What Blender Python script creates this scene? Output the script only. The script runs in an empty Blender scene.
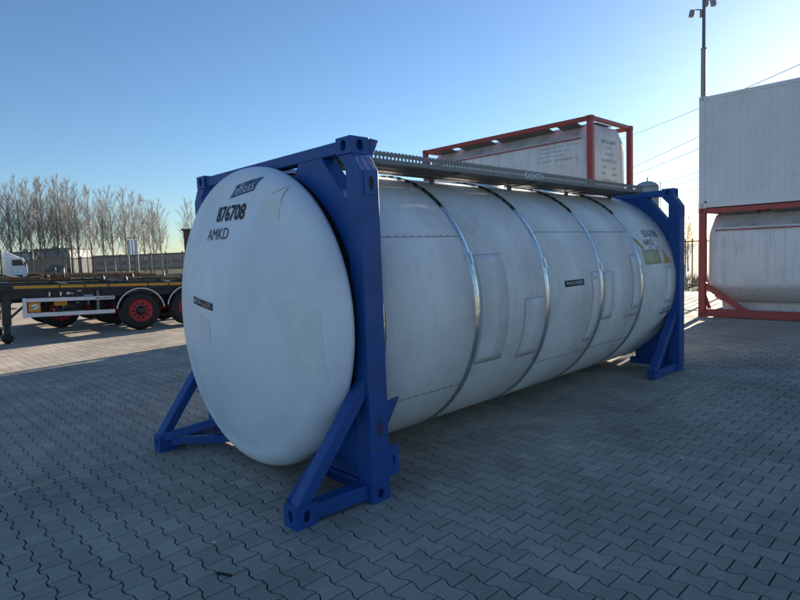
import bpy, math, random
import numpy as np
from mathutils import Vector, Matrix
random.seed(7)
RAD = math.radians
scene = bpy.context.scene
COL = scene.collection

# ------------------------------------------------------------------ camera, sky, sun, exposure
def camera():
    cd = bpy.data.cameras.new('camera'); co = bpy.data.objects.new('camera', cd); COL.objects.link(co)
    yaw, pitch, roll = 0.8089, -0.0812, -0.0375
    F = Vector((math.cos(yaw)*math.cos(pitch), math.sin(yaw)*math.cos(pitch), math.sin(pitch)))
    r = Vector((math.sin(yaw), -math.cos(yaw), 0)); u = r.cross(F)
    c, s = math.cos(roll), math.sin(roll)
    r2, u2 = c*r+s*u, -s*r+c*u
    m = Matrix((r2, u2, -F)).transposed().to_4x4()
    m.translation = (-2.572, -3.078, 1.799)
    co.matrix_world = m
    cd.sensor_fit = 'HORIZONTAL'; cd.sensor_width = 36; cd.lens = 572.57/800*36
    cd.clip_start = 0.05; cd.clip_end = 4000
    scene.camera = co
camera()
SUN_AZ, SUN_EL = 7.9, 14.3          # degrees from +X towards +Y, and above the horizon
world = bpy.data.worlds.new('World'); scene.world = world; world.use_nodes = True
nt = world.node_tree; nt.nodes.clear()
sky = nt.nodes.new('ShaderNodeTexSky'); sky.sky_type = 'NISHITA'; sky.sun_disc = False
sky.sun_elevation = RAD(SUN_EL); sky.sun_rotation = RAD(90-SUN_AZ)
sky.air_density = 1.0; sky.dust_density = 0.2; sky.ozone_density = 4.3; sky.altitude = 0
bg = nt.nodes.new('ShaderNodeBackground'); bg.inputs['Strength'].default_value = 0.06
wo = nt.nodes.new('ShaderNodeOutputWorld')
nt.links.new(sky.outputs[0], bg.inputs[0]); nt.links.new(bg.outputs[0], wo.inputs[0])
sl = bpy.data.lights.new('sun', 'SUN'); sl.energy = 5.0; sl.angle = RAD(0.5); sl.color = (1.0, 0.89, 0.74)
so = bpy.data.objects.new('sun', sl); COL.objects.link(so)
sd = Vector((math.cos(RAD(SUN_AZ))*math.cos(RAD(SUN_EL)), math.sin(RAD(SUN_AZ))*math.cos(RAD(SUN_EL)), math.sin(RAD(SUN_EL))))
so.rotation_euler = (-sd).to_track_quat('-Z', 'Y').to_euler(); so.location = (0, 0, 40)
vs = scene.view_settings
vs.view_transform = 'Standard'; vs.look = 'None'; vs.gamma = 1.0; vs.use_curve_mapping = False
vs.exposure = 1.53

# ------------------------------------------------------------------ materials
def mat(name, col, rough=0.6, metal=0.0, var=0.0, scale=6.0, col2=None, bump=0.0, bscale=60.0, spec=0.5,
        coords='Object', detail=6.0, thresh=(0.45, 0.75), objrand=0.0, rvar=0.0, coat=0.0, chips=None):
    m = bpy.data.materials.new(name); m.use_nodes = True
    t = m.node_tree; b = t.nodes['Principled BSDF']
    b.inputs['Roughness'].default_value = rough; b.inputs['Metallic'].default_value = metal
    b.inputs['Specular IOR Level'].default_value = spec
    b.inputs['Coat Weight'].default_value = coat
    tc = t.nodes.new('ShaderNodeTexCoord')
    base = t.nodes.new('ShaderNodeRGB'); base.outputs[0].default_value = (*col, 1)
    out = base.outputs[0]
    if var > 0:
        n = t.nodes.new('ShaderNodeTexNoise'); n.inputs['Scale'].default_value = scale
        n.inputs['Detail'].default_value = detail; n.inputs['Roughness'].default_value = 0.62
        t.links.new(tc.outputs[coords], n.inputs['Vector'])
        r = t.nodes.new('ShaderNodeMapRange'); r.inputs['From Min'].default_value = thresh[0]; r.inputs['From Max'].default_value = thresh[1]
        r.inputs['To Max'].default_value = var
        t.links.new(n.outputs[0], r.inputs[0])
        mx = t.nodes.new('ShaderNodeMix'); mx.data_type = 'RGBA'
        t.links.new(r.outputs[0], mx.inputs[0]); t.links.new(out, mx.inputs[6])
        mx.inputs[7].default_value = (*(col2 or tuple(c*0.5 for c in col)), 1)
        out = mx.outputs[2]
        if rvar:
            rr = t.nodes.new('ShaderNodeMapRange'); rr.inputs['To Min'].default_value = rough; rr.inputs['To Max'].default_value = rough+rvar
            t.links.new(n.outputs[0], rr.inputs[0]); t.links.new(rr.outputs[0], b.inputs['Roughness'])
    if chips:
        n3 = t.nodes.new('ShaderNodeTexNoise'); n3.inputs['Scale'].default_value = chips[1]; n3.inputs['Detail'].default_value = 8; n3.inputs['Roughness'].default_value = .7
        t.links.new(tc.outputs[coords], n3.inputs['Vector'])
        r3 = t.nodes.new('ShaderNodeMapRange'); r3.inputs[1].default_value = chips[2]; r3.inputs[2].default_value = chips[2]+.035
        t.links.new(n3.outputs[0], r3.inputs[0])
        m3 = t.nodes.new('ShaderNodeMix'); m3.data_type = 'RGBA'; t.links.new(r3.outputs[0], m3.inputs[0]); t.links.new(out, m3.inputs[6])
        m3.inputs[7].default_value = (*chips[0], 1); out = m3.outputs[2]
    if objrand > 0:
        oi = t.nodes.new('ShaderNodeObjectInfo')
        r = t.nodes.new('ShaderNodeMapRange'); r.inputs['To Min'].default_value = 1-objrand; r.inputs['To Max'].default_value = 1+objrand
        t.links.new(oi.outputs['Random'], r.inputs[0])
        h = t.nodes.new('ShaderNodeHueSaturation'); t.links.new(r.outputs[0], h.inputs['Value']); t.links.new(out, h.inputs['Color'])
        out = h.outputs[0]
    t.links.new(out, b.inputs['Base Color'])
    if bump > 0:
        n2 = t.nodes.new('ShaderNodeTexNoise'); n2.inputs['Scale'].default_value = bscale; n2.inputs['Detail'].default_value = 4
        t.links.new(tc.outputs[coords], n2.inputs['Vector'])
        bp = t.nodes.new('ShaderNodeBump'); bp.inputs['Strength'].default_value = bump; bp.inputs['Distance'].default_value = 0.02
        t.links.new(n2.outputs[0], bp.inputs['Height']); t.links.new(bp.outputs[0], b.inputs['Normal'])
    return m

def tank_white_mat(name, clean, dirty, streak):
    """white painted cladding: broad grime, vertical run marks, fine speckle"""
    m = bpy.data.materials.new(name); m.use_nodes = True
    t = m.node_tree; b = t.nodes['Principled BSDF']; b.inputs['Roughness'].default_value = 0.42
    tc = t.nodes.new('ShaderNodeTexCoord')
    def noise(scale, vec=(1, 1, 1), detail=6, rough=.6):
        mp = t.nodes.new('ShaderNodeMapping'); mp.inputs['Scale'].default_value = vec
        t.links.new(tc.outputs['Object'], mp.inputs['Vector'])
        n = t.nodes.new('ShaderNodeTexNoise'); n.inputs['Scale'].default_value = scale; n.inputs['Detail'].default_value = detail
        n.inputs['Roughness'].default_value = rough
        t.links.new(mp.outputs[0], n.inputs['Vector']); return n.outputs[0]
    def rng(s, a, b_, lo, hi):
        r = t.nodes.new('ShaderNodeMapRange'); r.inputs[1].default_value = a; r.inputs[2].default_value = b_
        r.inputs[3].default_value = lo; r.inputs[4].default_value = hi
        t.links.new(s, r.inputs[0]); return r.outputs[0]
    def mix(f, a, bcol):
        x = t.nodes.new('ShaderNodeMix'); x.data_type = 'RGBA'; t.links.new(f, x.inputs[0])
        if isinstance(a, tuple): x.inputs[6].default_value = (*a, 1)
        else: t.links.new(a, x.inputs[6])
        x.inputs[7].default_value = (*bcol, 1); return x.outputs[2]
    c = mix(rng(noise(1.3), .42, .72, 0, .75), clean, dirty)
    c = mix(rng(noise(5.0, (2.6, 2.6, .35)), .52, .78, 0, streak), c, tuple(q*.55 for q in dirty))
    c = mix(rng(noise(60.0), .68, .8, 0, .4), c, tuple(q*.4 for q in dirty))
    t.links.new(c, b.inputs['Base Color'])
    t.links.new(rng(noise(9.0), .3, .7, .34, .58), b.inputs['Roughness'])
    bp = t.nodes.new('ShaderNodeBump'); bp.inputs['Strength'].default_value = .22; bp.inputs['Distance'].default_value = .02
    t.links.new(noise(2.4, (1, 1, 1), 2), bp.inputs['Height']); t.links.new(bp.outputs[0], b.inputs['Normal'])
    return m

def paver_mat(name, use_attr):
    m = bpy.data.materials.new(name); m.use_nodes = True
    t = m.node_tree; b = t.nodes['Principled BSDF']; b.inputs['Roughness'].default_value = 0.78
    b.inputs['Specular IOR Level'].default_value = 0.35
    geo = t.nodes.new('ShaderNodeNewGeometry')
    if use_attr:
        a = t.nodes.new('ShaderNodeAttribute'); a.attribute_name = 'tone'; tone = a.outputs['Fac']
    else:
        a = t.nodes.new('ShaderNodeObjectInfo'); tone = a.outputs['Random']
    ramp = t.nodes.new('ShaderNodeValToRGB')
    e = ramp.color_ramp.elements
    e[0].position = 0; e[0].color = (.345, .295, .238, 1); e[1].position = 1; e[1].color = (.455, .392, .318, 1)
    k = e.new(.5); k.color = (.40, .342, .275, 1); k = e.new(.85); k.color = (.415, .355, .285, 1)
    t.links.new(tone, ramp.inputs[0])
    def noise(scale, detail, rough=.6):
        n = t.nodes.new('ShaderNodeTexNoise'); n.inputs['Scale'].default_value = scale; n.inputs['Detail'].default_value = detail
        n.inputs['Roughness'].default_value = rough; t.links.new(geo.outputs['Position'], n.inputs['Vector']); return n.outputs[0]
    def rng(s, a_, b_, lo, hi):
        r = t.nodes.new('ShaderNodeMapRange'); r.inputs[1].default_value = a_; r.inputs[2].default_value = b_
        r.inputs[3].default_value = lo; r.inputs[4].default_value = hi; t.links.new(s, r.inputs[0]); return r.outputs[0]
    def mul(c, f):
        h = t.nodes.new('ShaderNodeHueSaturation'); t.links.new(c, h.inputs['Color']); t.links.new(f, h.inputs['Value']); return h.outputs[0]
    def mix(f, c, col):
        x = t.nodes.new('ShaderNodeMix'); x.data_type = 'RGBA'; t.links.new(f, x.inputs[0]); t.links.new(c, x.inputs[6])
        x.inputs[7].default_value = (*col, 1); return x.outputs[2]
    c = mul(ramp.outputs[0], rng(noise(.7, 6, .66), .3, .7, .70, 1.2))      # broad stains
    c = mul(c, rng(noise(110, 5, .75), .32, .68, .66, 1.34))                   # aggregate
    c = mix(rng(noise(11, 7, .72), .62, .74, 0, .6), c, (.56, .53, .49))  # pale scuffs
    c = mix(rng(noise(3.1, 6, .7), .64, .76, 0, .5), c, (.16, .145, .125))  # dark spots
    mp = t.nodes.new('ShaderNodeMapping'); mp.inputs['Scale'].default_value = (.22, 1.6, 1); mp.inputs['Rotation'].default_value = (0, 0, .5)
    t.links.new(geo.outputs['Position'], mp.inputs['Vector'])
    nn = t.nodes.new('ShaderNodeTexNoise'); nn.inputs['Scale'].default_value = 1.3; nn.inputs['Detail'].default_value = 7; nn.inputs['Roughness'].default_value = .7
    t.links.new(mp.outputs[0], nn.inputs['Vector'])
    c = mix(rng(nn.outputs[0], .56, .72, 0, .5), c, (.17, .15, .125))
    t.links.new(c, b.inputs['Base Color'])
    bp = t.nodes.new('ShaderNodeBump'); bp.inputs['Strength'].default_value = .35; bp.inputs['Distance'].default_value = .004
    t.links.new(noise(190, 4, .7), bp.inputs['Height']); t.links.new(bp.outputs[0], b.inputs['Normal'])
    return m

def far_paving_mat():
    m = bpy.data.materials.new('far_paving'); m.use_nodes = True
    t = m.node_tree; b = t.nodes['Principled BSDF']; b.inputs['Roughness'].default_value = 0.8; b.inputs['Specular IOR Level'].default_value = .35
    geo = t.nodes.new('ShaderNodeNewGeometry')
    sp = t.nodes.new('ShaderNodeSeparateXYZ'); t.links.new(geo.outputs['Position'], sp.inputs[0])
    cb = t.nodes.new('ShaderNodeCombineXYZ'); t.links.new(sp.outputs[1], cb.inputs[0]); t.links.new(sp.outputs[0], cb.inputs[1])
    br = t.nodes.new('ShaderNodeTexBrick'); t.links.new(cb.outputs[0], br.inputs['Vector'])
    br.inputs['Scale'].default_value = 1; br.inputs['Brick Width'].default_value = .2; br.inputs['Row Height'].default_value = .14
    br.inputs['Mortar Size'].default_value = .006; br.inputs['Color1'].default_value = (.36, .30, .235, 1); br.inputs['Color2'].default_value = (.44, .37, .29, 1)
    br.inputs['Mortar'].default_value = (.06, .058, .055, 1)
    n = t.nodes.new('ShaderNodeTexNoise'); n.inputs['Scale'].default_value = .6; n.inputs['Detail'].default_value = 5
    t.links.new(geo.outputs['Position'], n.inputs['Vector'])
    r = t.nodes.new('ShaderNodeMapRange'); r.inputs[1].default_value = .3; r.inputs[2].default_value = .7; r.inputs[3].default_value = .78; r.inputs[4].default_value = 1.16
    t.links.new(n.outputs[0], r.inputs[0])
    h = t.nodes.new('ShaderNodeHueSaturation'); t.links.new(br.outputs[0], h.inputs['Color']); t.links.new(r.outputs[0], h.inputs['Value'])
    t.links.new(h.outputs[0], b.inputs['Base Color'])
    return m

M = {}
M['blue'] = mat('blue_frame_paint', (.009, .072, .28), .38, var=.6, scale=5, col2=(.012, .05, .16), bump=.14, bscale=22, rvar=.25, chips=((.085, .06, .045), 14, .615))
M['white'] = tank_white_mat('white_cladding', (.82, .80, .765), (.60, .575, .53), .28)
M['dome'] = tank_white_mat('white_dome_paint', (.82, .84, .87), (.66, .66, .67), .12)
M['steel'] = mat('stainless_steel', (.80, .79, .77), .22, 1.0, var=.5, scale=14, col2=(.35, .34, .32), bump=.25, bscale=9, rvar=.12)
M['galv'] = mat('galvanised_steel', (.19, .19, .188), .5, .5, var=.7, scale=9, col2=(.15, .145, .14))
M['rubber'] = mat('black_rubber', (.018, .018, .018), .75, var=.4, scale=20, col2=(.05, .047, .042))
M['seam'] = mat('dark_seam', (.26, .25, .24), .8, var=.6, scale=30, col2=(.10, .095, .09))
M['black'] = mat('black_lettering', (.02, .021, .024), .6)
M['faded_black'] = mat('faded_black_lettering', (.05, .06, .08), .6)
M['grey_text'] = mat('grey_lettering', (.17, .17, .18), .6)
M['stencil_grey'] = mat('worn_stencil_grey', (.30, .29, .29), .6, var=.7, scale=18, col2=(.5, .49, .48))
M['logo_blue'] = mat('faded_logo_blue', (.045, .09, .18), .6, var=.7, scale=22, col2=(.2, .28, .38))
M['pale'] = mat('pale_lettering', (.62, .66, .7), .6)
M['pink'] = mat('pinkish_lettering', (.62, .40, .33), .6)
M['yellow'] = mat('faded_yellow_sticker', (.50, .47, .27), .6, var=.6, scale=9, col2=(.56, .54, .42))
M['orange'] = mat('orange_placard', (.50, .26, .07), .6, var=.5, scale=14, col2=(.55, .4, .25))
M['ghost'] = mat('removed_sticker_residue', (.775, .765, .745), .6, var=.8, scale=9, col2=(.85, .84, .82))
M['residue_yellow'] = mat('yellow_sticker_residue', (.50, .45, .22), .7)
M['red'] = mat('red_frame_paint', (.32, .04, .038), .5, var=.6, scale=5, col2=(.19, .04, .035), bump=.06, bscale=20, chips=((.10, .06, .045), 8, .66))
M['red_smear'] = mat('red_paint_smear', (.055, .026, .07), .6, var=1, scale=25, col2=(.012, .05, .19))
M['rust_panel'] = mat('stained_top_panel', (.52, .48, .45), .7, var=.85, scale=2.2, col2=(.24, .19, .16))
M['tank_grey'] = tank_white_mat('container_tank_white', (.66, .66, .66), (.46, .45, .43), .5)
M['box_white'] = mat('white_box_paint', (.62, .63, .64), .45, var=.5, scale=2, col2=(.5, .5, .5), bump=.05, bscale=8)
M['chassis'] = mat('dark_chassis_paint', (.012, .016, .024), .45, var=.5, scale=8, col2=(.045, .043, .04))
M['rust_beam'] = mat('rusty_beam', (.30, .16, .075), .7, var=.7, scale=6, col2=(.05, .035, .03))
M['tape'] = mat('yellow_reflective_tape', (.62, .30, .025), .4)
M['tape_red'] = mat('red_reflective_tape', (.42, .03, .03), .4)
M['alu'] = mat('white_aluminium_rail', (.68, .70, .72), .4, .1, var=.4, scale=8, col2=(.5, .5, .5))
M['wheel_red'] = mat('red_wheel_paint', (.50, .025, .035), .4, var=.4, scale=12, col2=(.25, .02, .03))
M['cab_white'] = mat('white_truck_paint', (.78, .79, .8), .25, coat=.4)
M['cab_blue'] = mat('pale_blue_tanker_paint', (.36, .43, .52), .35)
M['glass'] = mat('dark_window_glass', (.02, .025, .03), .08)
M['bark'] = mat('grey_brown_bark', (.20, .175, .15), .9, var=.6, scale=4, col2=(.11, .095, .08))
M['twig'] = mat('winter_twigs', (.23, .215, .195), .9)
M['fence'] = mat('dark_green_fence_steel', (.014, .018, .018), .6)
M['pole'] = mat('grey_pole_steel', (.22, .22, .22), .5, .2)
M['lamp_glass'] = mat('lamp_lens', (.5, .5, .48), .2)
M['wall_grey'] = mat('grey_building_cladding', (.22, .22, .23), .7, var=.3, scale=1)
M['wall_light'] = mat('pale_building_cladding', (.42, .42, .41), .7, var=.3, scale=1)
M['roof_dark'] = mat('dark_roof_felt', (.10, .10, .105), .8)
M['brick'] = mat('brown_brick_wall', (.14, .075, .05), .85, var=.5, scale=9, col2=(.09, .05, .035))
M['silo'] = mat('pale_silo_steel', (.36, .39, .41), .5, .0, var=.3, scale=2)
M['wire'] = mat('aluminium_wire', (.10, .105, .11), .6)
M['sand'] = mat('joint_sand', (.030, .028, .025), .95, var=.8, scale=5, col2=(.075, .068, .056))
M['grass'] = mat('dull_winter_grass', (.07, .075, .03), .95, var=.9, scale=.35, col2=(.13, .11, .06), coords='Object', detail=10)
M['straw'] = mat('dry_straw_grass', (.30, .24, .08), .95, var=.8, scale=8, col2=(.12, .13, .04))
M['rubble'] = mat('pale_rubble', (.32, .30, .28), .9)
M['wood'] = mat('dark_weathered_wood', (.03, .025, .02), .9)
M['paper'] = mat('white_paper_scrap', (.75, .75, .73), .8)
M['paver_one'] = paver_mat('concrete_paver', False)
M['paver_many'] = paver_mat('concrete_paver_field', True)
M['far_paving'] = far_paving_mat()

# ------------------------------------------------------------------ mesh helpers
class MB:
    def __init__(self): self.v = []; self.f = []; self.smooth = []
    def add(self, v, f, smooth=False):
        o = len(self.v); self.v += [tuple(q) for q in v]; self.f += [tuple(i+o for i in q) for q in f]; self.smooth += [smooth]*len(f); return self
    def box(self, x0, x1, y0, y1, z0, z1):
        return self.add([(x, y, z) for x in (x0, x1) for y in (y0, y1) for z in (z0, z1)],
                 [(0, 1, 3, 2), (4, 6, 7, 5), (0, 4, 5, 1), (2, 3, 7, 6), (0, 2, 6, 4), (1, 5, 7, 3)])
    def prism(self, poly, axis, a, b):
        """poly in the two other axes (x: YZ, y: XZ, z: XY)"""
        n = len(poly)
        def P(q, t):
            return {'x': (t, q[0], q[1]), 'y': (q[0], t, q[1]), 'z': (q[0], q[1], t)}[axis]
        v = [P(q, a) for q in poly]+[P(q, b) for q in poly]
        f = [tuple(range(n))[::-1], tuple(range(n, 2*n))]+[(i, (i+1) % n, n+(i+1) % n, n+i) for i in range(n)]
        return self.add(v, f)
    def bar(self, p, q, w, h, up=(0, 0, 1)):
        p, q = Vector(p), Vector(q); d = (q-p).normalized(); up = Vector(up)
        s = d.cross(up)
        if s.length < 1e-5: s = d.cross(Vector((0, 1, 0)))
        s.normalize(); u = s.cross(d)
        v = [c+s*(i*w/2)+u*(j*h/2) for c in (p, q) for i in (-1, 1) for j in (-1, 1)]
        return self.add(v, [(0, 1, 3, 2), (4, 6, 7, 5), (0, 4, 5, 1), (2, 3, 7, 6), (0, 2, 6, 4), (1, 5, 7, 3)])
    def tube(self, pts, rad, n=8, cap=True, smooth=True):
        pts = [Vector(q) for q in pts]
        if not isinstance(rad, (list, tuple)): rad = [rad]*len(pts)
        v = []; f = []
        d0 = (pts[1]-pts[0]).normalized(); s = d0.cross(Vector((0, 0, 1)))
        if s.length < .05: s = d0.cross(Vector((0, 1, 0)))
        for i, c in enumerate(pts):
            d = (pts[min(i+1, len(pts)-1)]-pts[max(i-1, 0)]).normalized()
            s = (s-d*s.dot(d)).normalized(); u = d.cross(s)
            for k in range(n):
                a = 2*math.pi*k/n; v.append(c+(s*math.cos(a)+u*math.sin(a))*rad[i])
        for i in range(len(pts)-1):
            for k in range(n):
                f.append((i*n+k, i*n+(k+1) % n, (i+1)*n+(k+1) % n, (i+1)*n+k))
        self.add(v, f, smooth)
        if cap:
            self.add(v[:n], [tuple(range(n))[::-1]]); self.add(v[-n:], [tuple(range(n))])
        return self
    def lathe(self, prof, axis, c, n=32, smooth=True, closed=False):
        """prof: list of (t along axis, radius); c: centre in the other two axes"""
        v = []; f = []
        for t, r in prof:
            for k in range(n):
                a = 2*math.pi*k/n; p, q = c[0]+r*math.cos(a), c[1]+r*math.sin(a)
                v.append({'x': (t, p, q), 'y': (p, t, q), 'z': (p, q, t)}[axis])
        m = len(prof)
        for i in range(m-1 if not closed else m):
            j = (i+1) % m
            for k in range(n):
                f.append((i*n+k, i*n+(k+1) % n, j*n+(k+1) % n, j*n+k))
        return self.add(v, f, smooth)
    def holed_box(self, x0, x1, y0, y1, z0, z1, holes, rx=.45, rz=.62, depth=.05):
        """box whose faces named in holes ('-x','+x','-y','+y','-z','+z') carry an oval pocket"""
        lo = Vector((x0, y0, z0)); hi = Vector((x1, y1, z1)); c = (lo+hi)/2; e = (hi-lo)/2
        for ax in range(3):
            for sg in (-1, 1):
                nm = '-+'[sg > 0]+'xyz'[ax]
                n = Vector((0, 0, 0)); n[ax] = sg
                ua = [1, 0, 0][ax]; va = [2, 2, 1][ax]
                U = Vector((0, 0, 0)); U[ua] = e[ua]; V = Vector((0, 0, 0)); V[va] = e[va]
                o = c+n*e[ax]
                if nm not in holes:
                    self.add([o-U-V, o+U-V, o+U+V, o-U+V], [(0, 1, 2, 3)])
                    continue
                ca = [math.pi/4, 3*math.pi/4, 5*math.pi/4, 7*math.pi/4]
                an = sorted(set([round(2*math.pi*k/16, 5) for k in range(16)]+[round(q, 5) for q in ca]))
                outer = []; inner = []; deep = []
                for a in an:
                    ct, st = math.cos(a), math.sin(a); s = 1/max(abs(ct), abs(st))
                    outer.append(o+U*(ct*s)+V*(st*s)); q = o+U*(ct*rx)+V*(st*rz); inner.append(q); deep.append(q-n*depth)
                k = len(an)
                self.add(outer+inner+deep, [(i, (i+1) % k, k+(i+1) % k, k+i) for i in range(k)]+[(k+i, k+(i+1) % k, 2*k+(i+1) % k, 2*k+i) for i in range(k)]+[tuple(range(2*k, 3*k))])
        return self
    def build(self, name, m, parent=None, bevel=0.0, origin=None, loc=None, fix=True):
        me = bpy.data.meshes.new(name)
        o = Vector(origin) if origin is not None else (Vector(parent['_o']) if parent is not None and '_o' in parent else Vector((0, 0, 0)))
        me.from_pydata([(x-o.x, y-o.y, z-o.z) for x, y, z in self.v], [], self.f)
        me.polygons.foreach_set('use_smooth', self.smooth)
        me.materials.append(M[m] if isinstance(m, str) else m)
        if fix:
            import bmesh
            bm = bmesh.new(); bm.from_mesh(me)
            bmesh.ops.remove_doubles(bm, verts=bm.verts, dist=1e-5)
            bmesh.ops.recalc_face_normals(bm, faces=bm.faces); bm.to_mesh(me); bm.free()
        me.update()
        ob = bpy.data.objects.new(name, me); COL.objects.link(ob)
        if parent is not None: ob.parent = parent
        elif origin is not None: ob.location = o
        if loc is not None: ob.location = loc
        if parent is not None and '_o' in parent: ob['_o'] = tuple(o)
        if bevel > 0:
            bv = ob.modifiers.new('bevel', 'BEVEL'); bv.width = bevel; bv.segments = 2; bv.limit_method = 'ANGLE'; bv.angle_limit = RAD(40)
        return ob

def tag(o, label=None, cat=None, group=None, kind=None):
    if label: o['label'] = label
    if cat: o['category'] = cat
    if group: o['group'] = group
    if kind: o['kind'] = kind
    return o
def thing(name, label, cat, loc=(0, 0, 0), rz=0.0, group=None, world_coords=False):
    o = bpy.data.objects.new(name, None); COL.objects.link(o); o.location = loc; o.rotation_euler = (0, 0, rz)
    o.empty_display_size = .3
    if world_coords: o['_o'] = tuple(loc)
    return tag(o, label, cat, group)
def copy_tree(o, parent=None):
    c = o.copy(); COL.objects.link(c); c.parent = parent
    for ch in list(o.children): copy_tree(ch, c)
    return c

def text_faces(s, shear=0.0, bold=0.0):
    """flat lettering as (verts, faces) scaled into a unit box"""
    cu = bpy.data.curves.new('lettering', 'FONT'); cu.body = s; cu.size = 1; cu.resolution_u = 3; cu.offset = bold; cu.shear = shear
    ob = bpy.data.objects.new('lettering', cu); COL.objects.link(ob)
    bpy.context.view_layer.update()
    me = ob.evaluated_get(bpy.context.evaluated_depsgraph_get()).to_mesh()
    v = np.array([tuple(q.co) for q in me.vertices])[:, :2]; f = [tuple(q.vertices) for q in me.polygons]
    bpy.data.objects.remove(ob); bpy.data.curves.remove(cu)
    v = (v-v.min(0))/(v.max(0)-v.min(0))
    return v, f

# ------------------------------------------------------------------ the ground
RX0, RX1, RY0, RY1 = -3.6, 17.0, -6.0, 14.6
def ground():
    g = MB(); g.add([(-900, -900, 0), (1200, -900, 0), (1200, 1200, 0), (-900, 1200, 0)], [(0, 1, 2, 3)])
    o = g.build('ground', 'grass', origin=(0, 0, .05)); tag(o, 'flat dull winter grassland beyond the paved yard', 'ground', kind='structure')
    o.location = (0, 0, -.06)
    for v in o.data.vertices: v.co.z = 0
    X0, X1, Y0, Y1 = -60, 20.0, -45, 100
    xs = [X0, RX0, RX1, X1]; ys = [Y0, RY0, RY1, Y1]
    me = bpy.data.meshes.new('pavement'); v = []; f = []; mi = []
    for i in range(3):
        for j in range(3):
            inner = i == 1 and j == 1; z = -.0125 if inner else -.003
            k = len(v); v += [(xs[i], ys[j], z), (xs[i+1], ys[j], z), (xs[i+1], ys[j+1], z), (xs[i], ys[j+1], z)]
            f.append((k, k+1, k+2, k+3)); mi.append(0 if inner else 1)
    me.from_pydata(v, [], f); me.materials.append(M['sand']); me.materials.append(M['far_paving']); me.polygons.foreach_set('material_index', mi)
    pv = bpy.data.objects.new('pavement', me); COL.objects.link(pv)
    tag(pv, 'grey concrete block pavement of the yard', 'pavement', kind='structure')
    # bone shaped interlocking concrete blocks: 200 mm module along Y, rows 140 mm apart along X
    L, P = .2, .14
    g_, ch, dz = .0044, .0028, .0135
    half = [(.0825, .1), (.0825, .072), (.0575, .028), (.0575, -.028), (.0825, -.072), (.0825, -.1)]
    out = [(x-g_, y*(1-g_/.1) if abs(y) == .1 else y) for x, y in half]
    out = out+[(-x, -y) for x, y in out]
    inn = []
    for x, y in out:
        inn.append((x-math.copysign(ch, x), y-(math.copysign(ch, y) if abs(y) > .09 else 0)))
    n = len(out)
    pvt = np.array([(x, y, 0) for x, y in inn]+[(x, y, -.0026) for x, y in out]+[(x, y, -dz) for x, y in out])
    pf = [tuple(range(n))]+[(n+i, n+(i+1) % n, (i+1) % n, i) for i in range(n)]+[(2*n+i, 2*n+(i+1) % n, n+(i+1) % n, n+i) for i in range(n)]
    # counter-clockwise check
    a = sum(inn[i][0]*inn[(i+1) % n][1]-inn[(i+1) % n][0]*inn[i][1] for i in range(n))
    if a < 0: pf = [tuple(reversed(q)) for q in pf]
    rng = np.random.default_rng(3)
    cen = []
    nx = int((RX1-RX0)/P); ny = int((RY1-RY0)/L)
    for i in range(nx):
        for j in range(ny):
            cen.append((RX0+.09+i*P+.011*0, RY0+.1+j*L+(L/2 if i % 2 else 0)))
    cen = np.array(cen); N = len(cen)
    zz = rng.normal(0, .0005, N); tx = rng.normal(0, .0022, N); ty = rng.normal(0, .0022, N); rz = rng.normal(0, .006, N); tone = rng.random(N)
    jx = rng.normal(0, .0006, N); jy = rng.normal(0, .0008, N)
    # which show largest: nearest to the viewpoint among those in view and not under the tank
    cw = Vector((-2.572, -3.078, 1.799)); mw = scene.camera.matrix_world.inverted()
    score = np.full(N, -1.0)
    for k in range(N):
        p = mw @ Vector((cen[k, 0], cen[k, 1], 0)); d = -p.z
        if d < .5 or d > 8: continue
        u = 400+572.57*p.x/d; v_ = 300-572.57*p.y/d
        if not (12 < u < 788 and v_ < 588): continue
        if v_ < 470 and 160 < u < 400: continue
        score[k] = 1/d**3
    best = set(np.argsort(-score)[:300].tolist())
    me1 = bpy.data.meshes.new('paver'); me1.from_pydata(pvt.tolist(), [], pf); me1.materials.append(M['paver_one']); me1.update()
    for k in sorted(best):
        o = bpy.data.objects.new('paver', me1); COL.objects.link(o); o.parent = pv
        o.location = (cen[k, 0]+jx[k], cen[k, 1]+jy[k], zz[k]); o.rotation_euler = (tx[k], ty[k], rz[k])
    rest = np.array([k for k in range(N) if k not in best])
    Q = len(rest); nv = len(pvt)
    V = np.repeat(pvt[None], Q, 0)
    c, s = np.cos(rz[rest])[:, None], np.sin(rz[rest])[:, None]
    x = V[..., 0]*c-V[..., 1]*s; y = V[..., 0]*s+V[..., 1]*c
    V2 = np.stack([x+cen[rest, 0][:, None]+jx[rest][:, None], y+cen[rest, 1][:, None]+jy[rest][:, None],
                   V[..., 2]+zz[rest][:, None]+x*ty[rest][:, None]*-1+y*tx[rest][:, None]], -1).reshape(-1, 3)
    flat = np.concatenate([np.array(q) for q in pf]); tot = np.array([len(q) for q in pf])
    li = (flat[None]+np.arange(Q)[:, None]*nv).ravel(); ls = np.tile(tot, Q)
    me = bpy.data.meshes.new('paver_field')
    me.vertices.add(len(V2)); me.vertices.foreach_set('co', V2.ravel())
    me.loops.add(len(li)); me.loops.foreach_set('vertex_index', li.astype(np.int32))
    me.polygons.add(len(ls)); st = np.concatenate([[0], np.cumsum(ls)[:-1]]).astype(np.int32)
    me.polygons.foreach_set('loop_start', st); me.polygons.foreach_set('loop_total', ls.astype(np.int32))
    at = me.attributes.new('tone', 'FLOAT', 'POINT'); at.data.foreach_set('value', np.repeat(tone[rest], nv).astype(np.float32))
    me.polygons.foreach_set('use_smooth', np.zeros(len(ls), dtype=bool))
    me.materials.append(M['paver_many']); me.update(calc_edges=True); me.validate()
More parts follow.
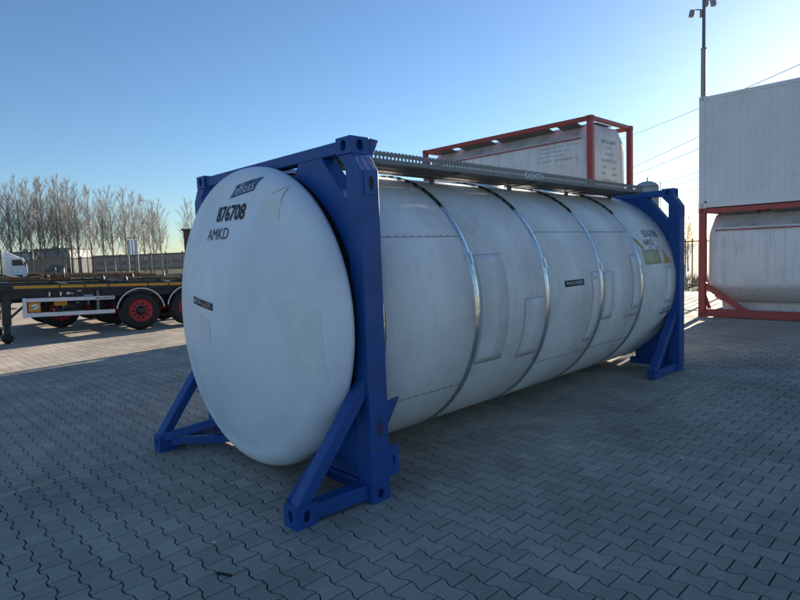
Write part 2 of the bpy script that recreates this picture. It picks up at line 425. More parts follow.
    o = bpy.data.objects.new('paver_field', me); COL.objects.link(o); o.parent = pv; o['kind'] = 'stuff'
ground()

# ------------------------------------------------------------------ the blue framed tank container
R0, YC, ZC = 1.255, 1.275, 1.30
XB, XE = 0.20, 5.80            # the long cladding between the end frames
DX0, DISH, DRS = -.485, .20, .19
def dome_x(r):
    ri = R0-DRS
    if r <= ri: return DX0+DISH*(r/ri)**2
    a = math.asin(min(1, (r-ri)/DRS)); return DX0+DISH+DRS*(1-math.cos(a))
def curved_patch(mb, x0, x1, a0, a1, r, th=.004, seg=None, nx=1):
    """piece of cylinder cladding between two angles (degrees, 0 = the near side, 90 = top)"""
    seg = seg or max(2, int(abs(a1-a0)/3)); v = []; f = []
    for rr in (r+th, r-.004):
        for i in range(nx+1):
            x = x0+(x1-x0)*i/nx
            for k in range(seg+1):
                a = RAD(a0+(a1-a0)*k/seg); v.append((x, YC-rr*math.cos(a), ZC+rr*math.sin(a)))
    row = seg+1; lay = row*(nx+1)
    for i in range(nx):
        for k in range(seg): f.append((i*row+k, (i+1)*row+k, (i+1)*row+k+1, i*row+k+1))
    mb.add(v, f, True)
    e = []
    for k in range(seg): e += [(k, k+1, lay+k+1, lay+k), (nx*row+k+1, nx*row+k, lay+nx*row+k, lay+nx*row+k+1)]
    for i in range(nx): e += [(i*row, lay+i*row, lay+(i+1)*row, (i+1)*row), (i*row+seg, (i+1)*row+seg, lay+(i+1)*row+seg, lay+i*row+seg)]
    mb.add(v, e, False)
    return mb
def cyl_text(s, x0, x1, a0, a1, r, **k):
    v, f = text_faces(s, **k); mb = MB(); q = []
    for a, b in v:
        an = RAD(a0+(a1-a0)*b); q.append((x0+(x1-x0)*a, YC-r*math.cos(an), ZC+r*math.sin(an)))
    return mb.add(q, f)
def dome_pt(y, z, off=.004):
    return (dome_x(math.hypot(y-YC, z-ZC))-off, y, z)
def dome_poly(mb, poly, off=.003, sub=6):
    """a flat sticker outline laid on the dome: quad given by four (y,z) corners"""
    (a, b, c, d) = [Vector((0, *q)) for q in poly]; v = []; f = []
    for i in range(sub+1):
        for j in range(sub+1):
            s, t = i/sub, j/sub
            q = (a*(1-s)+b*s)*(1-t)+(d*(1-s)+c*s)*t; v.append(dome_pt(q.y, q.z, off))
    for i in range(sub):
        for j in range(sub): f.append((i*(sub+1)+j, (i+1)*(sub+1)+j, (i+1)*(sub+1)+j+1, i*(sub+1)+j+1))
    return mb.add(v, f)
def dome_text(s, y0, y1, z0, z1, off=.005, **k):
    v, f = text_faces(s, **k); mb = MB()
    return mb.add([dome_pt(y0+(y1-y0)*a, z0+(z1-z0)*b, off) for a, b in v], f)

def main_tank():
    T = thing('tank_container', 'long white cylindrical tank container in a blue steel end frame standing on the paving', 'tank container', (2.9, 1.275, 0), world_coords=True)
    # vessel ends
    prof = [(dome_x(r), r) for r in [0.0001, .15, .3, .45, .6, .75, .9, 1.0, R0-DRS]]
    for a in range(1, 11):
        t = RAD(9*a); prof.append((DX0+DISH+DRS*(1-math.cos(t)), R0-DRS+DRS*math.sin(t)))
    xe = prof[-1][0]; prof += [(xe+.03, R0), (xe+.031, R0-.02)]
    dm = MB().lathe(prof, 'x', (YC, ZC), 96).build('dome_end', 'dome', T)
    rear = [(2*2.95+.05-(x+.02), r) for x, r in prof]
    MB().lathe(rear, 'x', (YC, ZC), 96).build('rear_dome_end', 'dome', T)
    MB().lathe([(xe+.03, R0-.012), (xe+.03, R0-.045), (XB+.03, R0-.045)], 'x', (YC, ZC), 96).build('dark_edge_ring', 'rubber', T)
    MB().lathe([(XE-.02, R0-.045), (6.0, R0-.045)], 'x', (YC, ZC), 96).build('dark_edge_ring', 'rubber', T)
    # cladding sheets between the bands
    bands = [1.31, 2.43, 3.56, 4.62]
    edges = [XB]+bands+[XE]
    for i in range(5):
        a, b = edges[i], edges[i+1]; r = R0-.0015*(i % 2)
        m = MB().lathe([(a+.003, r-.03), (a+.003, r), ((a+b)/2, r), (b-.003, r), (b-.003, r-.03)], 'x', (YC, ZC), 120)
        cl = m.build('cladding_sheet', 'white', T)
        for p in cl.data.polygons: p.use_smooth = abs(p.normal.x) < .3   # crisp sheet ends
        if i < 1:
            for an in (30, -33):
                sm = curved_patch(MB(), a+.03, b-.03, an-.16, an+.16, R0, .0015, 1).build('lap_seam', 'seam', cl)
                rv = MB()
                for k in range(12):
                    x = a+.08+k*(b-a-.16)/11; A = RAD(an+.7)
                    c = Vector((x, YC-(R0)*math.cos(A), ZC+(R0)*math.sin(A))); nrm = Vector((0, -math.cos(A), math.sin(A)))
                    rv.tube([c-nrm*.002, c+nrm*.003], .0055, 6)
                rv.build('rivet_row', 'seam', cl)['kind'] = 'stuff'
        if i in (2, 3):
            curved_patch(MB(), a+.03, b-.03, 31.8, 32.1, R0, .0015, 1).build('lap_seam', 'seam', cl)
            curved_patch(MB(), a+.03, b-.03, -33.2, -32.9, R0, .0015, 1).build('lap_seam', 'seam', cl)
    curved_patch(MB(), XB-.012, XB+.03, -88, 268, R0, .007, 90).build('edge_ring', 'steel', T)
    curved_patch(MB(), XE-.03, XE+.012, -88, 268, R0, .006, 90).build('edge_ring', 'steel', T)
    for i, x in enumerate(bands):
        bm_ = MB(); v = []; f = []; prof_ = [(-.034, -.002), (-.030, .005), (-.017, .0095), (0, .011), (.017, .0095), (.030, .005), (.034, -.002)]; sg = 66; npf = len(prof_)
        for k in range(sg+1):
            A = RAD(-86+(133)*k/sg)
            for px_, pr_ in prof_: v.append((x+px_, YC-(R0+pr_)*math.cos(A), ZC+(R0+pr_)*math.sin(A)))
        for k in range(sg):
            for j in range(npf-1): f.append((k*npf+j, k*npf+j+1, (k+1)*npf+j+1, (k+1)*npf+j))
        f += [tuple(range(npf)), tuple(range(sg*npf, sg*npf+npf))]
        b = bm_.add(v, f, True).build('steel_band', 'steel', T)
        lk = MB()                                     # the upper tie: a chain of short links
        for k in range(16):
            A = RAD(48+k*2.6); n = Vector((0, -math.cos(A), math.sin(A))); t_ = Vector((0, math.sin(A), math.cos(A)))
            c = Vector((x-.012+(k % 2)*.004, YC, ZC))+n*(R0+.010)
            lk.bar(c-t_*.024, c+t_*.024, .026 if k % 2 else .014, .010 if k % 2 else .02, up=n)
        lk.build('tie_chain', 'rubber', b)['kind'] = 'stuff'
        bk = MB()
        A = RAD(20-4*i); n = Vector((0, -math.cos(A), math.sin(A))); t_ = Vector((0, math.sin(A), math.cos(A)))
        c = Vector((x, YC, ZC))+n*(R0+.016); bk.bar(c-t_*.05, c+t_*.05, .03, .02, up=n)
        bk.build('band_buckle', 'steel', b)
    # access panels set proud of the sheet, with a dark joint round them
    for (x0, x1, a0, a1, m) in [(1.37, 1.76, -24, 21.5, 'white'), (2.03, 2.37, -26, 1, 'white'), (3.34, 3.50, -27, 9.8, 'white'),
                                (3.62, 3.86, -16, 9, 'white'), (4.36, 4.56, -13, 17, 'white'), (5.40, 5.62, -14, 8, 'white')]:
        j = curved_patch(MB(), x0-.004, x1+.004, a0-.18, a1+.18, R0, .0015).build('panel_joint', 'seam', T)
        curved_patch(MB(), x0, x1, a0, a1, R0, .003).build('access_panel', m, T)
    # lettering and stickers
    cyl_text('876708', 5.02, 5.46, 28.0, 33.2, R0+.003, bold=.012).build('number_lettering', 'grey_text', T)
    cyl_text('AMKD', 4.90, 5.22, 22.6, 26.6, R0+.003, bold=.005).build('code_lettering', 'grey_text', T)
    cyl_text('22', 5.0, 5.12, 20.4, 21.9, R0+.003).build('small_lettering', 'grey_text', T)
    cyl_text('T6', 5.2, 5.33, 20.4, 21.9, R0+.003).build('small_lettering', 'grey_text', T)
    curved_patch(MB(), 4.76, 5.27, 10.8, 19.9, R0, .0025).build('yellow_sticker', 'yellow', T)
    curved_patch(MB(), 5.29, 5.34, 10.8, 20.8, R0, .0025).build('pale_strip', 'pale', T)
    def tri(x0, x1, a0, a1, name, m, up=True):
        v = []
        for a, b in ((0, 0), (1, 0), (.18, 1)) if up else ((0, 1), (.35, 1), (1, 0), (.7, 0)):
            an = RAD(a0+(a1-a0)*b); v.append((x0+(x1-x0)*a, YC-(R0+.005)*math.cos(an), ZC+(R0+.005)*math.sin(an)))
        MB().add(v, [tuple(range(len(v)))]).build(name, m, T)
    tri(5.37, 5.62, 10.8, 20.2, 'warning_placard', 'orange')
    tri(4.64, 4.86, 20.6, 27.4, 'warning_placard', 'orange', False)
    curved_patch(MB(), 2.76, 3.155, 3.9, 6.9, R0, .003).build('black_plate', 'black', T)
    cyl_text('PROLINER', 2.79, 3.12, 4.6, 6.2, R0+.0045).build('plate_lettering', 'pale', T)
    curved_patch(MB(), 3.35, 3.46, 6.2, 9.6, R0, .0065).build('white_tag', 'paper', T)
    for w_, xa_, xb_ in (('SL', 4.22, 4.29), ('1772', 4.33, 4.46), ('UP', 4.50, 4.575)): cyl_text(w_, xa_, xb_, -18.3, -16.4, R0+.003).build('small_lettering', 'grey_text', T)
    for w_, xa_, xb_ in (('AD', 5.40, 5.49), ('27', 5.53, 5.62)): cyl_text(w_, xa_, xb_, -19.0, -17.2, R0+.003, bold=.01).build('small_lettering', 'faded_black', T)
    cyl_text('REEFTEST', 5.36, 5.70, -21.6, -19.8, R0+.003, bold=.01).build('small_lettering', 'faded_black', T)
    dome_text('876708', 1.385, .955, 2.105, 2.235, bold=.025).build('number_lettering', 'black', T)
    dome_text('AMKD', 1.50, 1.135, 1.965, 2.055).build('code_lettering', 'faded_black', T)
    lo = dome_poly(MB(), [(1.235, 2.290), (.90, 2.325), (.835, 2.425), (1.165, 2.388)], .004, 10).build('logo_patch', 'logo_blue', T)
    lt = dome_text('elfoss', 1.16, .885, 2.322, 2.392, off=.010, shear=.25)
    lt.v = [(x, y, z+(1.02-y)*.08) for x, y, z in lt.v]; lt.build('logo_lettering', 'pale', lo)
    pt = dome_poly(MB(), [(1.745, 1.436), (1.31, 1.39), (1.31, 1.452), (1.745, 1.498)]).build('name_plate', 'black', T)
    dome_text('PROL', 1.72, 1.53, 1.440, 1.478, off=.007).build('plate_lettering', 'pale', pt)
    dome_text('INER', 1.50, 1.33, 1.412, 1.452, off=.007).build('plate_lettering', 'pink', pt)
    # sticker residue: an old placard's outline and patches
    dome_poly(MB(), [(.80, 2.10), (.56, 2.06), (.56, 2.22), (.80, 2.26)], .002).build('sticker_residue', 'ghost', T)
    dome_poly(MB(), [(.572, 2.30), (.562, 2.21), (.556, 2.21), (.562, 2.31)], .004).build('sticker_residue', 'residue_yellow', T)
    dome_poly(MB(), [(.66, 2.275), (.57, 2.322), (.571, 2.327), (.661, 2.280)], .004).build('sticker_residue', 'residue_yellow', T)
    dome_poly(MB(), [(1.62, 1.18), (1.40, 1.10), (1.38, 1.30), (1.58, 1.36)], .002).build('sticker_residue', 'ghost', T)
    dome_poly(MB(), [(.44, 1.00), (.13, .92), (.13, 1.42), (.44, 1.51)], .002).build('sticker_residue', 'ghost', T)

    # ---- end frames
    def frame(xf, sgn, H, front):
        """xf: outer face of the posts; sgn +1: post depth runs to +x"""
        xa, xb = sorted((xf, xf+sgn*.172))
        bt = MB().box(xa+.02, xb-.03, .20, 2.35, H-.105, H-.015); bt.build('top_beam', 'blue', T, .008)
        for side in (0, 1):
            def Y(y): return y if side == 0 else 2.55-y
            def pr(poly): return [(Y(y), z) for y, z in poly]
            def bx(mb, x0, x1, y0, y1, z0, z1):
                y0, y1 = sorted((Y(y0), Y(y1))); return mb.box(x0, x1, y0, y1, z0, z1)
            kz = H-.245
            po = MB().prism(pr([(-.03, .10), (-.03, kz), (.052, H-.122), (.215, H-.122), (.128, kz+.03), (.128, .10)]), 'x', xa, xb).build('post', 'blue', T, .007)
            outer = '-y' if side == 0 else '+y'
            y0, y1 = sorted((Y(-.036), Y(.03)))
            MB().holed_box(xa+.032, xb-.012, y0, y1, kz-.17, kz-.01, [outer], .34, .6, .005).build('lifting_pocket', 'blue', po)
            xm = (xa+xb)/2+.01; yo = Y(-.0335)
            MB().add([(xm+.040*math.cos(q*.3927), yo, kz-.09+.046*math.sin(q*.3927)) for q in range(16)], [tuple(range(16))]).build('pocket_shade_disc', 'rubber', po)  # flat disc in rubber black, painted in as the shade inside the shallow pocket
            y0, y1 = sorted((Y(.056), Y(.218)))
            MB().holed_box(xf-.004 if sgn > 0 else xf-.174, xf+.174 if sgn > 0 else xf+.004, y0, y1, H-.12, H, ['-x', '+x', outer, '+z'], .36, .62, .05).build('corner_casting', 'blue', T, .006)
            # upper gusset following the shell
            arc = [(YC-1.222*math.cos(RAD(a)), ZC+1.222*math.sin(RAD(a))) for a in range(22, 70, 3)]
            arc = [(max(q[0], .127), q[1]) for q in arc if q[1] < H-.106]
            poly = [(.127, H-.46), (.42, H-.106)]+[(.72, H-.106)]+arc[::-1]
            MB().prism(pr(poly), 'x', xa+.012, xb-.02).build('corner_gusset', 'blue', T, .005)
            # lower saddle plate and sill
            arc = [(YC-1.222*math.cos(RAD(a)), ZC+1.222*math.sin(RAD(a))) for a in range(-58, -17, 4)]
            arc = [(max(q[0], .127), q[1]) for q in arc]
            poly = [(.127, .13), (YC-1.222*math.cos(RAD(-58)), .13)]+arc
            MB().prism(pr(poly), 'x', xa+.06, xb-.04).build('saddle_plate', 'blue', T, .004)
            bx(MB(), xa+.03, xb-.03, .129, .70, .045, .128).build('sill_beam', 'blue', T, .006)
            # bottom casting
            y0, y1 = sorted((Y(-.02), Y(.14)))
            MB().holed_box(xa-.002, xb+.002, y0, y1, 0, .118, [outer, '-x' if sgn > 0 else '+x'], .3, .6, .05).build('corner_casting', 'blue', T, .005)
            if front:
                X = xf-.60
                y0, y1 = sorted((Y(.05), Y(.20)))
                MB().holed_box(X, X+.17, y0, y1, 0, .155, ['-x', outer], .3, .58, .05).build('foot_casting', 'blue', T, .006)
                MB().bar((X+.165, Y(.115), .075), (xa+.002, Y(.075), .085), .11, .11).build('foot_rail', 'blue', T, .006)
                MB().bar((X+.06, Y(.115), .13), (xa+.06, Y(.05), .93), .11, .085, up=(0, 0, 1)).build('foot_brace', 'blue', T, .007)
                MB().bar((X+.12, Y(.19), .09), (xa+.06, Y(.68), .095), .07, .07).build('foot_tie', 'blue', T, .006)
                MB().bar((X+.05, Y(.19), .14), (xa+.05, Y(.58), .30), .045, .08).build('foot_stay', 'blue', T, .006)
                y0, y1 = sorted((Y(-.016), Y(.006)))
                MB().holed_box(xb+.003, xb+.105, y0, y1, .16, .385, [outer], .25, .3, .018).build('side_bracket', 'blue', T, .003)
                y0, y1 = sorted((Y(.07), Y(.09)))
                MB().prism([(xb+.001, .24), (xb+.001, .60), (xb+.10, .62), (xb+.34, .69), (xb+.30, .62), (xb+.12, .36)], 'y', y0+.12, y1+.12).build('saddle_wing', 'blue', T, .003)
                y0, y1 = sorted((Y(.06), Y(.2)))
                MB().prism([(xb+.008, H-.002), (xb+.095, H-.01), (xb+.03, H-.135), (xb+.008, H-.135)], 'y', y0, y1).build('guide_fin', 'blue', T, .003)
            else:
                xi = xa
                MB().bar((xi-.74, Y(.06), .06), (xi+.0, Y(.06), .07), .10, .10).build('foot_rail', 'blue', T, .006)
                MB().bar((xi-.70, Y(.06), .09), (xi+.05, Y(.06), .86), .10, .085).build('foot_brace', 'blue', T, .006)
                y0, y1 = sorted((Y(.06), Y(.2)))
                MB().box(xb+.003, xb+.13, y0, y1, .30, .36).build('rear_step', 'galv', T, .004)
    frame(0.0, 1, 2.63, True)
    frame(5.88, -1, 2.56, False)
    rs_ = random.Random(4)
    MB().add([(.09+.035*math.cos(q*.4)*rs_.uniform(.6, 1.3), -.0315, .55+.06*math.sin(q*.4)*rs_.uniform(.6, 1.3)) for q in range(15)], [tuple(range(15))]).build('paint_smear', 'red_smear', T)
    # ---- walkway along the top
    def zb(x): return 2.540-.022*x/5.85
    def shear(mb): mb.v = [(x, y, z+zb(x)) for x, y, z in mb.v]; return mb
    ya, yb, x0, x1 = .40, .86, .19, 5.52
    for y in (ya, yb):
        fl = MB()
        fl.box(x0, x1, y-.002, y+.002, .0, .030); fl.box(x0, x1, y-.002, y+.002, .050, .082)
        x = x0
        while x < x1:
            fl.box(x, x+.020, y-.0018, y+.0018, .030, .050); fl.box(x+.008, x+.034, y-.002, y+.002, .082, .090); x += .042
        fl.box(x0, x1, y-.002, y+.022, -.006, -.0005)
        shear(fl).build('walkway_flange', 'galv', T, fix=False)
    w = (yb-ya-.01)/3
    for k in range(3):
        p0 = ya+.005+k*w; pk = MB()
        pk.box(x0, x1, p0+.030, p0+w-.008, .002, .006); pk.box(x0, x1, p0-.0005, p0+.010, .002, .006)
        x = x0
        while x < x1:
            pk.box(x, x+.024, p0+.010, p0+.030, .002, .006); x += .042
        pk.box(x0, x1, p0+w-.0075, p0+w-.0045, -.004, .009)
        shear(pk).build('walkway_plank', 'galv', T, fix=False)
    for x in (.3, 1.65, 2.95, 4.2, 5.4):
        sp = MB(); sp.box(x-.02, x+.02, ya+.012, yb-.012, zb(x)-.020, zb(x)-.008)
        sp.build('walkway_bracket', 'galv', T, .002)
        ly = yb-.03; zs = ZC+math.sqrt(R0**2-(ly-YC)**2)
        MB().box(x-.018, x+.018, ly-.02, ly+.02, zs-.02, zb(x)-.021).build('walkway_stud', 'galv', T)
    v, f = text_faces('OEX71', bold=.02)
    MB().add([(2.62+a*.34, .3965, zb(2.7)+.008+b*.062) for a, b in v], f).build('stencil_lettering', 'pale', T)
    # manhole box and valve cover between the walkways
    mh = MB().lathe([(2.50, .30), (2.60, .30), (2.63, .27), (2.63, .001)], 'z', (2.95, YC), 32).build('manhole_cover', 'steel', T)
    MB().lathe([(2.50, .12), (2.60, .12), (2.615, .10), (2.615, .001)], 'z', (4.6, YC), 24).build('valve_cover', 'steel', T)
main_tank()

# ------------------------------------------------------------------ red framed tank containers and the white box container
def red_tank(name, label):
    L, Wd, H = 3.029, 1.219, 2.591
    T = thing(name, label, 'tank container')
    for sx in (-1, 1):
        for sy in (-1, 1):
            xs = sorted((sx*L, sx*(L-.178))); ys = sorted((sy*Wd, sy*(Wd-.162)))
            h = ['-x' if sx < 0 else '+x', '-y' if sy < 0 else '+y']
            MB().holed_box(*xs, *ys, 0, .118, h, .33, .6, .05).build('corner_casting', 'red', T, .005)
            MB().holed_box(*xs, *ys, H-.118, H, h+['+z'], .33, .6, .05).build('corner_casting', 'red', T, .005)
            xs = sorted((sx*(L-.004), sx*(L-.15))); ys = sorted((sy*(Wd-.004), sy*(Wd-.14)))
            MB().box(*xs, *ys, .119, H-.119).build('post', 'red', T, .006)
        # end frame beams and diagonals
        xs = sorted((sx*(L-.02), sx*(L-.13)))
        MB().box(*xs, -Wd+.163, Wd-.163, .01, .13).build('end_sill', 'red', T, .006)
        MB().box(*xs, -Wd+.163, Wd-.163, H-.105, H-.008).build('end_header', 'red', T, .006)
        for sy in (-1, 1):
            MB().bar((sx*(L-.075), sy*(Wd-.13), .62), (sx*(L-.075), sy*(Wd-.62), .10), .07, .06, up=(1, 0, 0)).build('end_brace', 'red', T, .004)
            MB().bar((sx*(L-.12), sy*(Wd-.07), .78), (sx*(L-1.05), sy*(Wd-.07), .13), .05, .13, up=(0, 0, 1)).build('side_brace', 'red', T, .004)
    for sy in (-1, 1):
        ys = sorted((sy*(Wd-.01), sy*(Wd-.10)))
        MB().box(-L+.179, L-.179, *ys, .02, .20).build('bottom_rail', 'red', T, .006)
        MB().box(-L+.179, L-.179, *ys, H-.125, H-.008).build('top_rail', 'red', T, .006)
        MB().box(-L+.35, L-.35, *sorted((sy*1.123, sy*1.150)), 2.045, 2.075).build('cladding_rail', 'red', T, .003)
        xx = 1.6*sy
        MB().box(-L+1.25, -L+1.80, *sorted((sy*1.02, sy*1.19)), .17, .40).build('document_box', 'box_white', T, .01)
    MB().box(-L+.3, L-.3, -.45, .45, .06, .345).build('underframe', 'tank_grey', T, .01)
    # body: eight sided insulated shell with rounded shoulders and dished ends
    base = [(-1.12, .75), (-1.12, 2.08), (-.68, 2.50), (.68, 2.50), (1.12, 2.08), (1.12, .75), (.66, .34), (-.66, .34)]
    def section(s):
        pts = []
        n = len(base)
        for i in range(n):
            a = Vector(base[i-1]); b = Vector(base[i]); c = Vector(base[(i+1) % n])
            r = .12; p = b+(a-b).normalized()*r; q = b+(c-b).normalized()*r
            for t in (0, .33, .67, 1): pts.append((1-t)**2*p+2*t*(1-t)*b+t*t*q)
        return [(q.x*s, 1.39+(q.y-1.39)*s) for q in pts]
    secs = [(-2.91, .0), (-2.90, .60), (-2.87, .86), (-2.81, .955), (-2.72, .99), (-2.62, 1.0), (2.62, 1.0), (2.72, .99), (2.81, .955), (2.87, .86), (2.90, .60), (2.91, .0)]
    v = []; f = []
    k = len(section(1))
    for x, s in secs: v += [(x, y, z) for y, z in section(max(s, .001))]
    for i in range(len(secs)-1):
        for j in range(k): f.append((i*k+j, i*k+(j+1) % k, (i+1)*k+(j+1) % k, (i+1)*k+j))
    b = MB().add(v, f, True).build('tank_shell', 'tank_grey', T)
    b.data.set_sharp_from_angle(angle=RAD(28))
    for sy in (-1, 1):                                # stained sheets on the upper slopes
        p, q = Vector((sy*1.075, 2.125)), Vector((sy*.73, 2.454)); n = Vector((p-q).normalized()); nn = Vector((sy*abs(n.y), abs(n.x)))*.012
        poly = [(p.x+nn.x, p.y+nn.y), (q.x+nn.x, q.y+nn.y), (q.x-nn.x*.5, q.y-nn.y*.5), (p.x-nn.x*.5, p.y-nn.y*.5)]
        for i in range(3):
            MB().prism(poly, 'x', -2.55+i*1.71, -2.55+i*1.71+1.68).build('upper_sheet', 'rust_panel', T, .003)
    for sy in (-1, 1):                                # dark plates between the top rail and the shell, with open gaps
        for (xa_, xb_) in ((-2.55, -1.95), (-1.70, .10), (.30, 1.55), (1.85, 2.55)):
            MB().prism([(sy*1.115, 2.468), (sy*1.115, 2.490), (sy*.80, 2.430), (sy*.80, 2.405)], 'x', xa_, xb_).build('top_side_plate', 'galv', T, .002)
    for i in range(3):
        MB().box(-2.75+i*1.85, -2.75+i*1.85+1.82, -.45, .45, 2.512, 2.545).build('walkway_plank', 'galv', T, .003)
    for x in (-1.3, 0, 1.3):
        MB().prism([(1.123, .8), (1.130, .8), (1.130, 2.0), (1.123, 2.0)], 'x', x-.015, x+.015).build('shell_strap', 'tank_grey', T)
    return T
def side_text(T, s, x0, x1, z0, z1, y=1.1245, m='stencil_grey', **k):
    v, f = text_faces(s, **k)
    MB().add([(x0+(x1-x0)*a, y, z0+(z1-z0)*b) for a, b in v], f).build('side_lettering', m, T)
def end_text(T, s, y0, y1, z0, z1, x=-2.909, m='stencil_grey', **k):
    v, f = text_faces(s, **k)
    MB().add([(x-.004, y0+(y1-y0)*a, z0+(z1-z0)*b) for a, b in v], f).build('end_lettering', m, T)
kt = red_tank('tank_container', 'white tank in a red frame, stacked on top of another red framed tank')
base_copy = copy_tree(kt)
right_copy = copy_tree(kt)
kt.location = (12.757, 7.332, 2.595); kt.rotation_euler = (0, 0, RAD(90))
side_text(kt, 'INSULATED TANK', -1.45, -2.60, 1.91, 1.97)
side_text(kt, 'TARE 3850 KG', -1.40, -2.35, 1.79, 1.85)
side_text(kt, 'MAX GROSS 36000', -1.35, -2.20, 1.68, 1.73)
side_text(kt, 'CAP 24000 L', -1.35, -2.60, 1.55, 1.615, bold=.01)
side_text(kt, 'UP', .68, .52, 1.50, 1.60)
end_text(kt, 'SLTU 2671', .45, -.35, 1.98, 2.06, m='logo_blue')
end_text(kt, '8700', .18, -.10, 1.84, 1.90)
end_text(kt, 'UN 1789', .26, -.14, 1.66, 1.73)
end_text(kt, '36 000 KG', .45, -.42, 1.48, 1.56)
end_text(kt, '3 850', .45, .20, 1.30, 1.37); end_text(kt, '24 L', -.15, -.42, 1.30, 1.37)
end_text(kt, 'MAX', .45, .22, 1.12, 1.20); end_text(kt, '4 BAR', -.10, -.42, 1.12, 1.20)
end_text(kt, 'TEST 21', .40, -.40, .96, 1.02)
tag(base_copy, 'white tank in a red frame on the paving, carrying another red framed tank', 'tank container')
base_copy.location = (12.757, 7.332, 0); base_copy.rotation_euler = (0, 0, RAD(90))
tag(right_copy, 'white tank in a red frame underneath the white box container', 'tank container')
right_copy.location = (13.363, -1.109, 0); right_copy.rotation_euler = (0, 0, RAD(90))

def box_container():
    L, Wd, H = 3.029, 1.219, 2.591
    T = thing('box_container', 'white corrugated box container stacked on a red framed tank beside the light mast', 'container', (13.363, -1.109, 2.595), RAD(90))
    for sx in (-1, 1):
        for sy in (-1, 1):
            xs = sorted((sx*L, sx*(L-.178))); ys = sorted((sy*Wd, sy*(Wd-.162)))
            h = ['-x' if sx < 0 else '+x', '-y' if sy < 0 else '+y']
            MB().holed_box(*xs, *ys, 0, .118, h, .33, .6, .05).build('corner_casting', 'box_white', T, .005)
            MB().holed_box(*xs, *ys, H-.118, H, h+['+z'], .33, .6, .05).build('corner_casting', 'box_white', T, .005)
            xs = sorted((sx*(L-.003), sx*(L-.13))); ys = sorted((sy*(Wd-.003), sy*(Wd-.13)))
            MB().box(*xs, *ys, .119, H-.119).build('post', 'box_white', T, .005)
        xs = sorted((sx*(L-.01), sx*(L-.10)))
        MB().box(*xs, -Wd+.163, Wd-.163, .01, .14).build('end_sill', 'box_white', T, .005)
        MB().box(*xs, -Wd+.163, Wd-.163, H-.12, H-.01).build('end_header', 'box_white', T, .005)
    for sy in (-1, 1):
        ys = sorted((sy*(Wd-.008), sy*(Wd-.08)))
        MB().box(-L+.179, L-.179, *ys, .01, .16).build('bottom_rail', 'box_white', T, .005)
        MB().box(-L+.179, L-.179, *ys, H-.10, H-.012).build('top_rail', 'box_white', T, .005)
    def corrugated(length, fixed, axis):
        pts = []; n = int(length/.286); p = length/n; x = -length/2
        for i in range(n):
            pts += [(x, 0), (x+.36*p, 0), (x+.5*p, .015), (x+.86*p, .015)]; x += p
        pts.append((length/2, 0)); return pts
    for sy in (-1, 1):
        q = corrugated(2*(L-.131), 0, 'y'); v = []; f = []
        for x, d in q: v += [(x, sy*(Wd-.016-d), .161), (x, sy*(Wd-.016-d), H-.101)]
        for i in range(len(q)-1): f.append((2*i, 2*i+2, 2*i+3, 2*i+1))
        MB().add(v, f).build('side_panel', 'box_white', T)
    for sx in (-1, 1):
        q = corrugated(2*(Wd-.131), 0, 'x'); v = []; f = []
        for y, d in q: v += [(sx*(L-.02-d), y, .141), (sx*(L-.02-d), y, H-.121)]
        for i in range(len(q)-1): f.append((2*i, 2*i+2, 2*i+3, 2*i+1))
        MB().add(v, f).build('end_panel', 'box_white', T)
    MB().box(-L+.11, L-.11, -Wd+.09, Wd-.09, H-.06, H-.03).build('roof_panel', 'box_white', T)
    MB().box(-L+.11, L-.11, -Wd+.09, Wd-.09, .03, .08).build('floor_panel', 'wood', T)
    for k in range(2):
        MB().box(-L+.75+k*3.6, -L+.95+k*3.6, Wd-.041, Wd-.012, H-.42, H-.34).build('vent', 'box_white', T, .004)
box_container()

# ------------------------------------------------------------------ skeletal trailers on the left
PITCH = RAD(2.2)
def wheel(T, x, yo, side):
    z = .52+x*math.tan(PITCH)
    yi = yo+side*.37
    W_ = MB()
    ty = [(yo+side*.37, .30), (yo+side*.36, .42), (yo+side*.33, .495), (yo+side*.27, .515), (yo+side*.10, .515), (yo+side*.04, .495), (yo+side*.01, .42), (yo+side*.02, .31), (yo+side*.05, .295)]
    t = MB().lathe(ty, 'y', (x, z), 40).build('wheel', 'rubber', T)
    r = MB().lathe([(yo+side*.05, .297), (yo+side*.012, .305), (yo+side*.018, .285), (yo+side*.07, .262), (yo+side*.07, .225), (yo+side*.055, .14), (yo+side*.055, .001)], 'y', (x, z), 40).build('rim', 'wheel_red', t)
    ho = MB()
    for k in range(10):
        a = 2*math.pi*k/10; c = (x+.195*math.cos(a), z+.195*math.sin(a))
        ho.lathe([(yo+side*.052, .034), (yo+side*.075, .030)], 'y', c, 10)
        ho.lathe([(yo+side*.0515, .034), (yo+side*.0515, .001)], 'y', c, 10)
    ho.build('rim_hole', 'rubber', t)['kind'] = 'stuff'
    hb = MB().lathe([(yo+side*.054, .125), (yo+side*.0, .105), (yo-side*.02, .09), (yo-side*.035, .06), (yo-side*.035, .001)], 'y', (x, z), 24)
    hb.build('hub', 'chassis', t)
    nu = MB()
    for k in range(10):
        a = 2*math.pi*(k+.5)/10; nu.lathe([(yo+side*.055, .013), (yo+side*.02, .013), (yo+side*.02, .001)], 'y', (x+.145*math.cos(a), z+.145*math.sin(a)), 6, False)
    nu.build('wheel_nut', 'chassis', t)['kind'] = 'stuff'
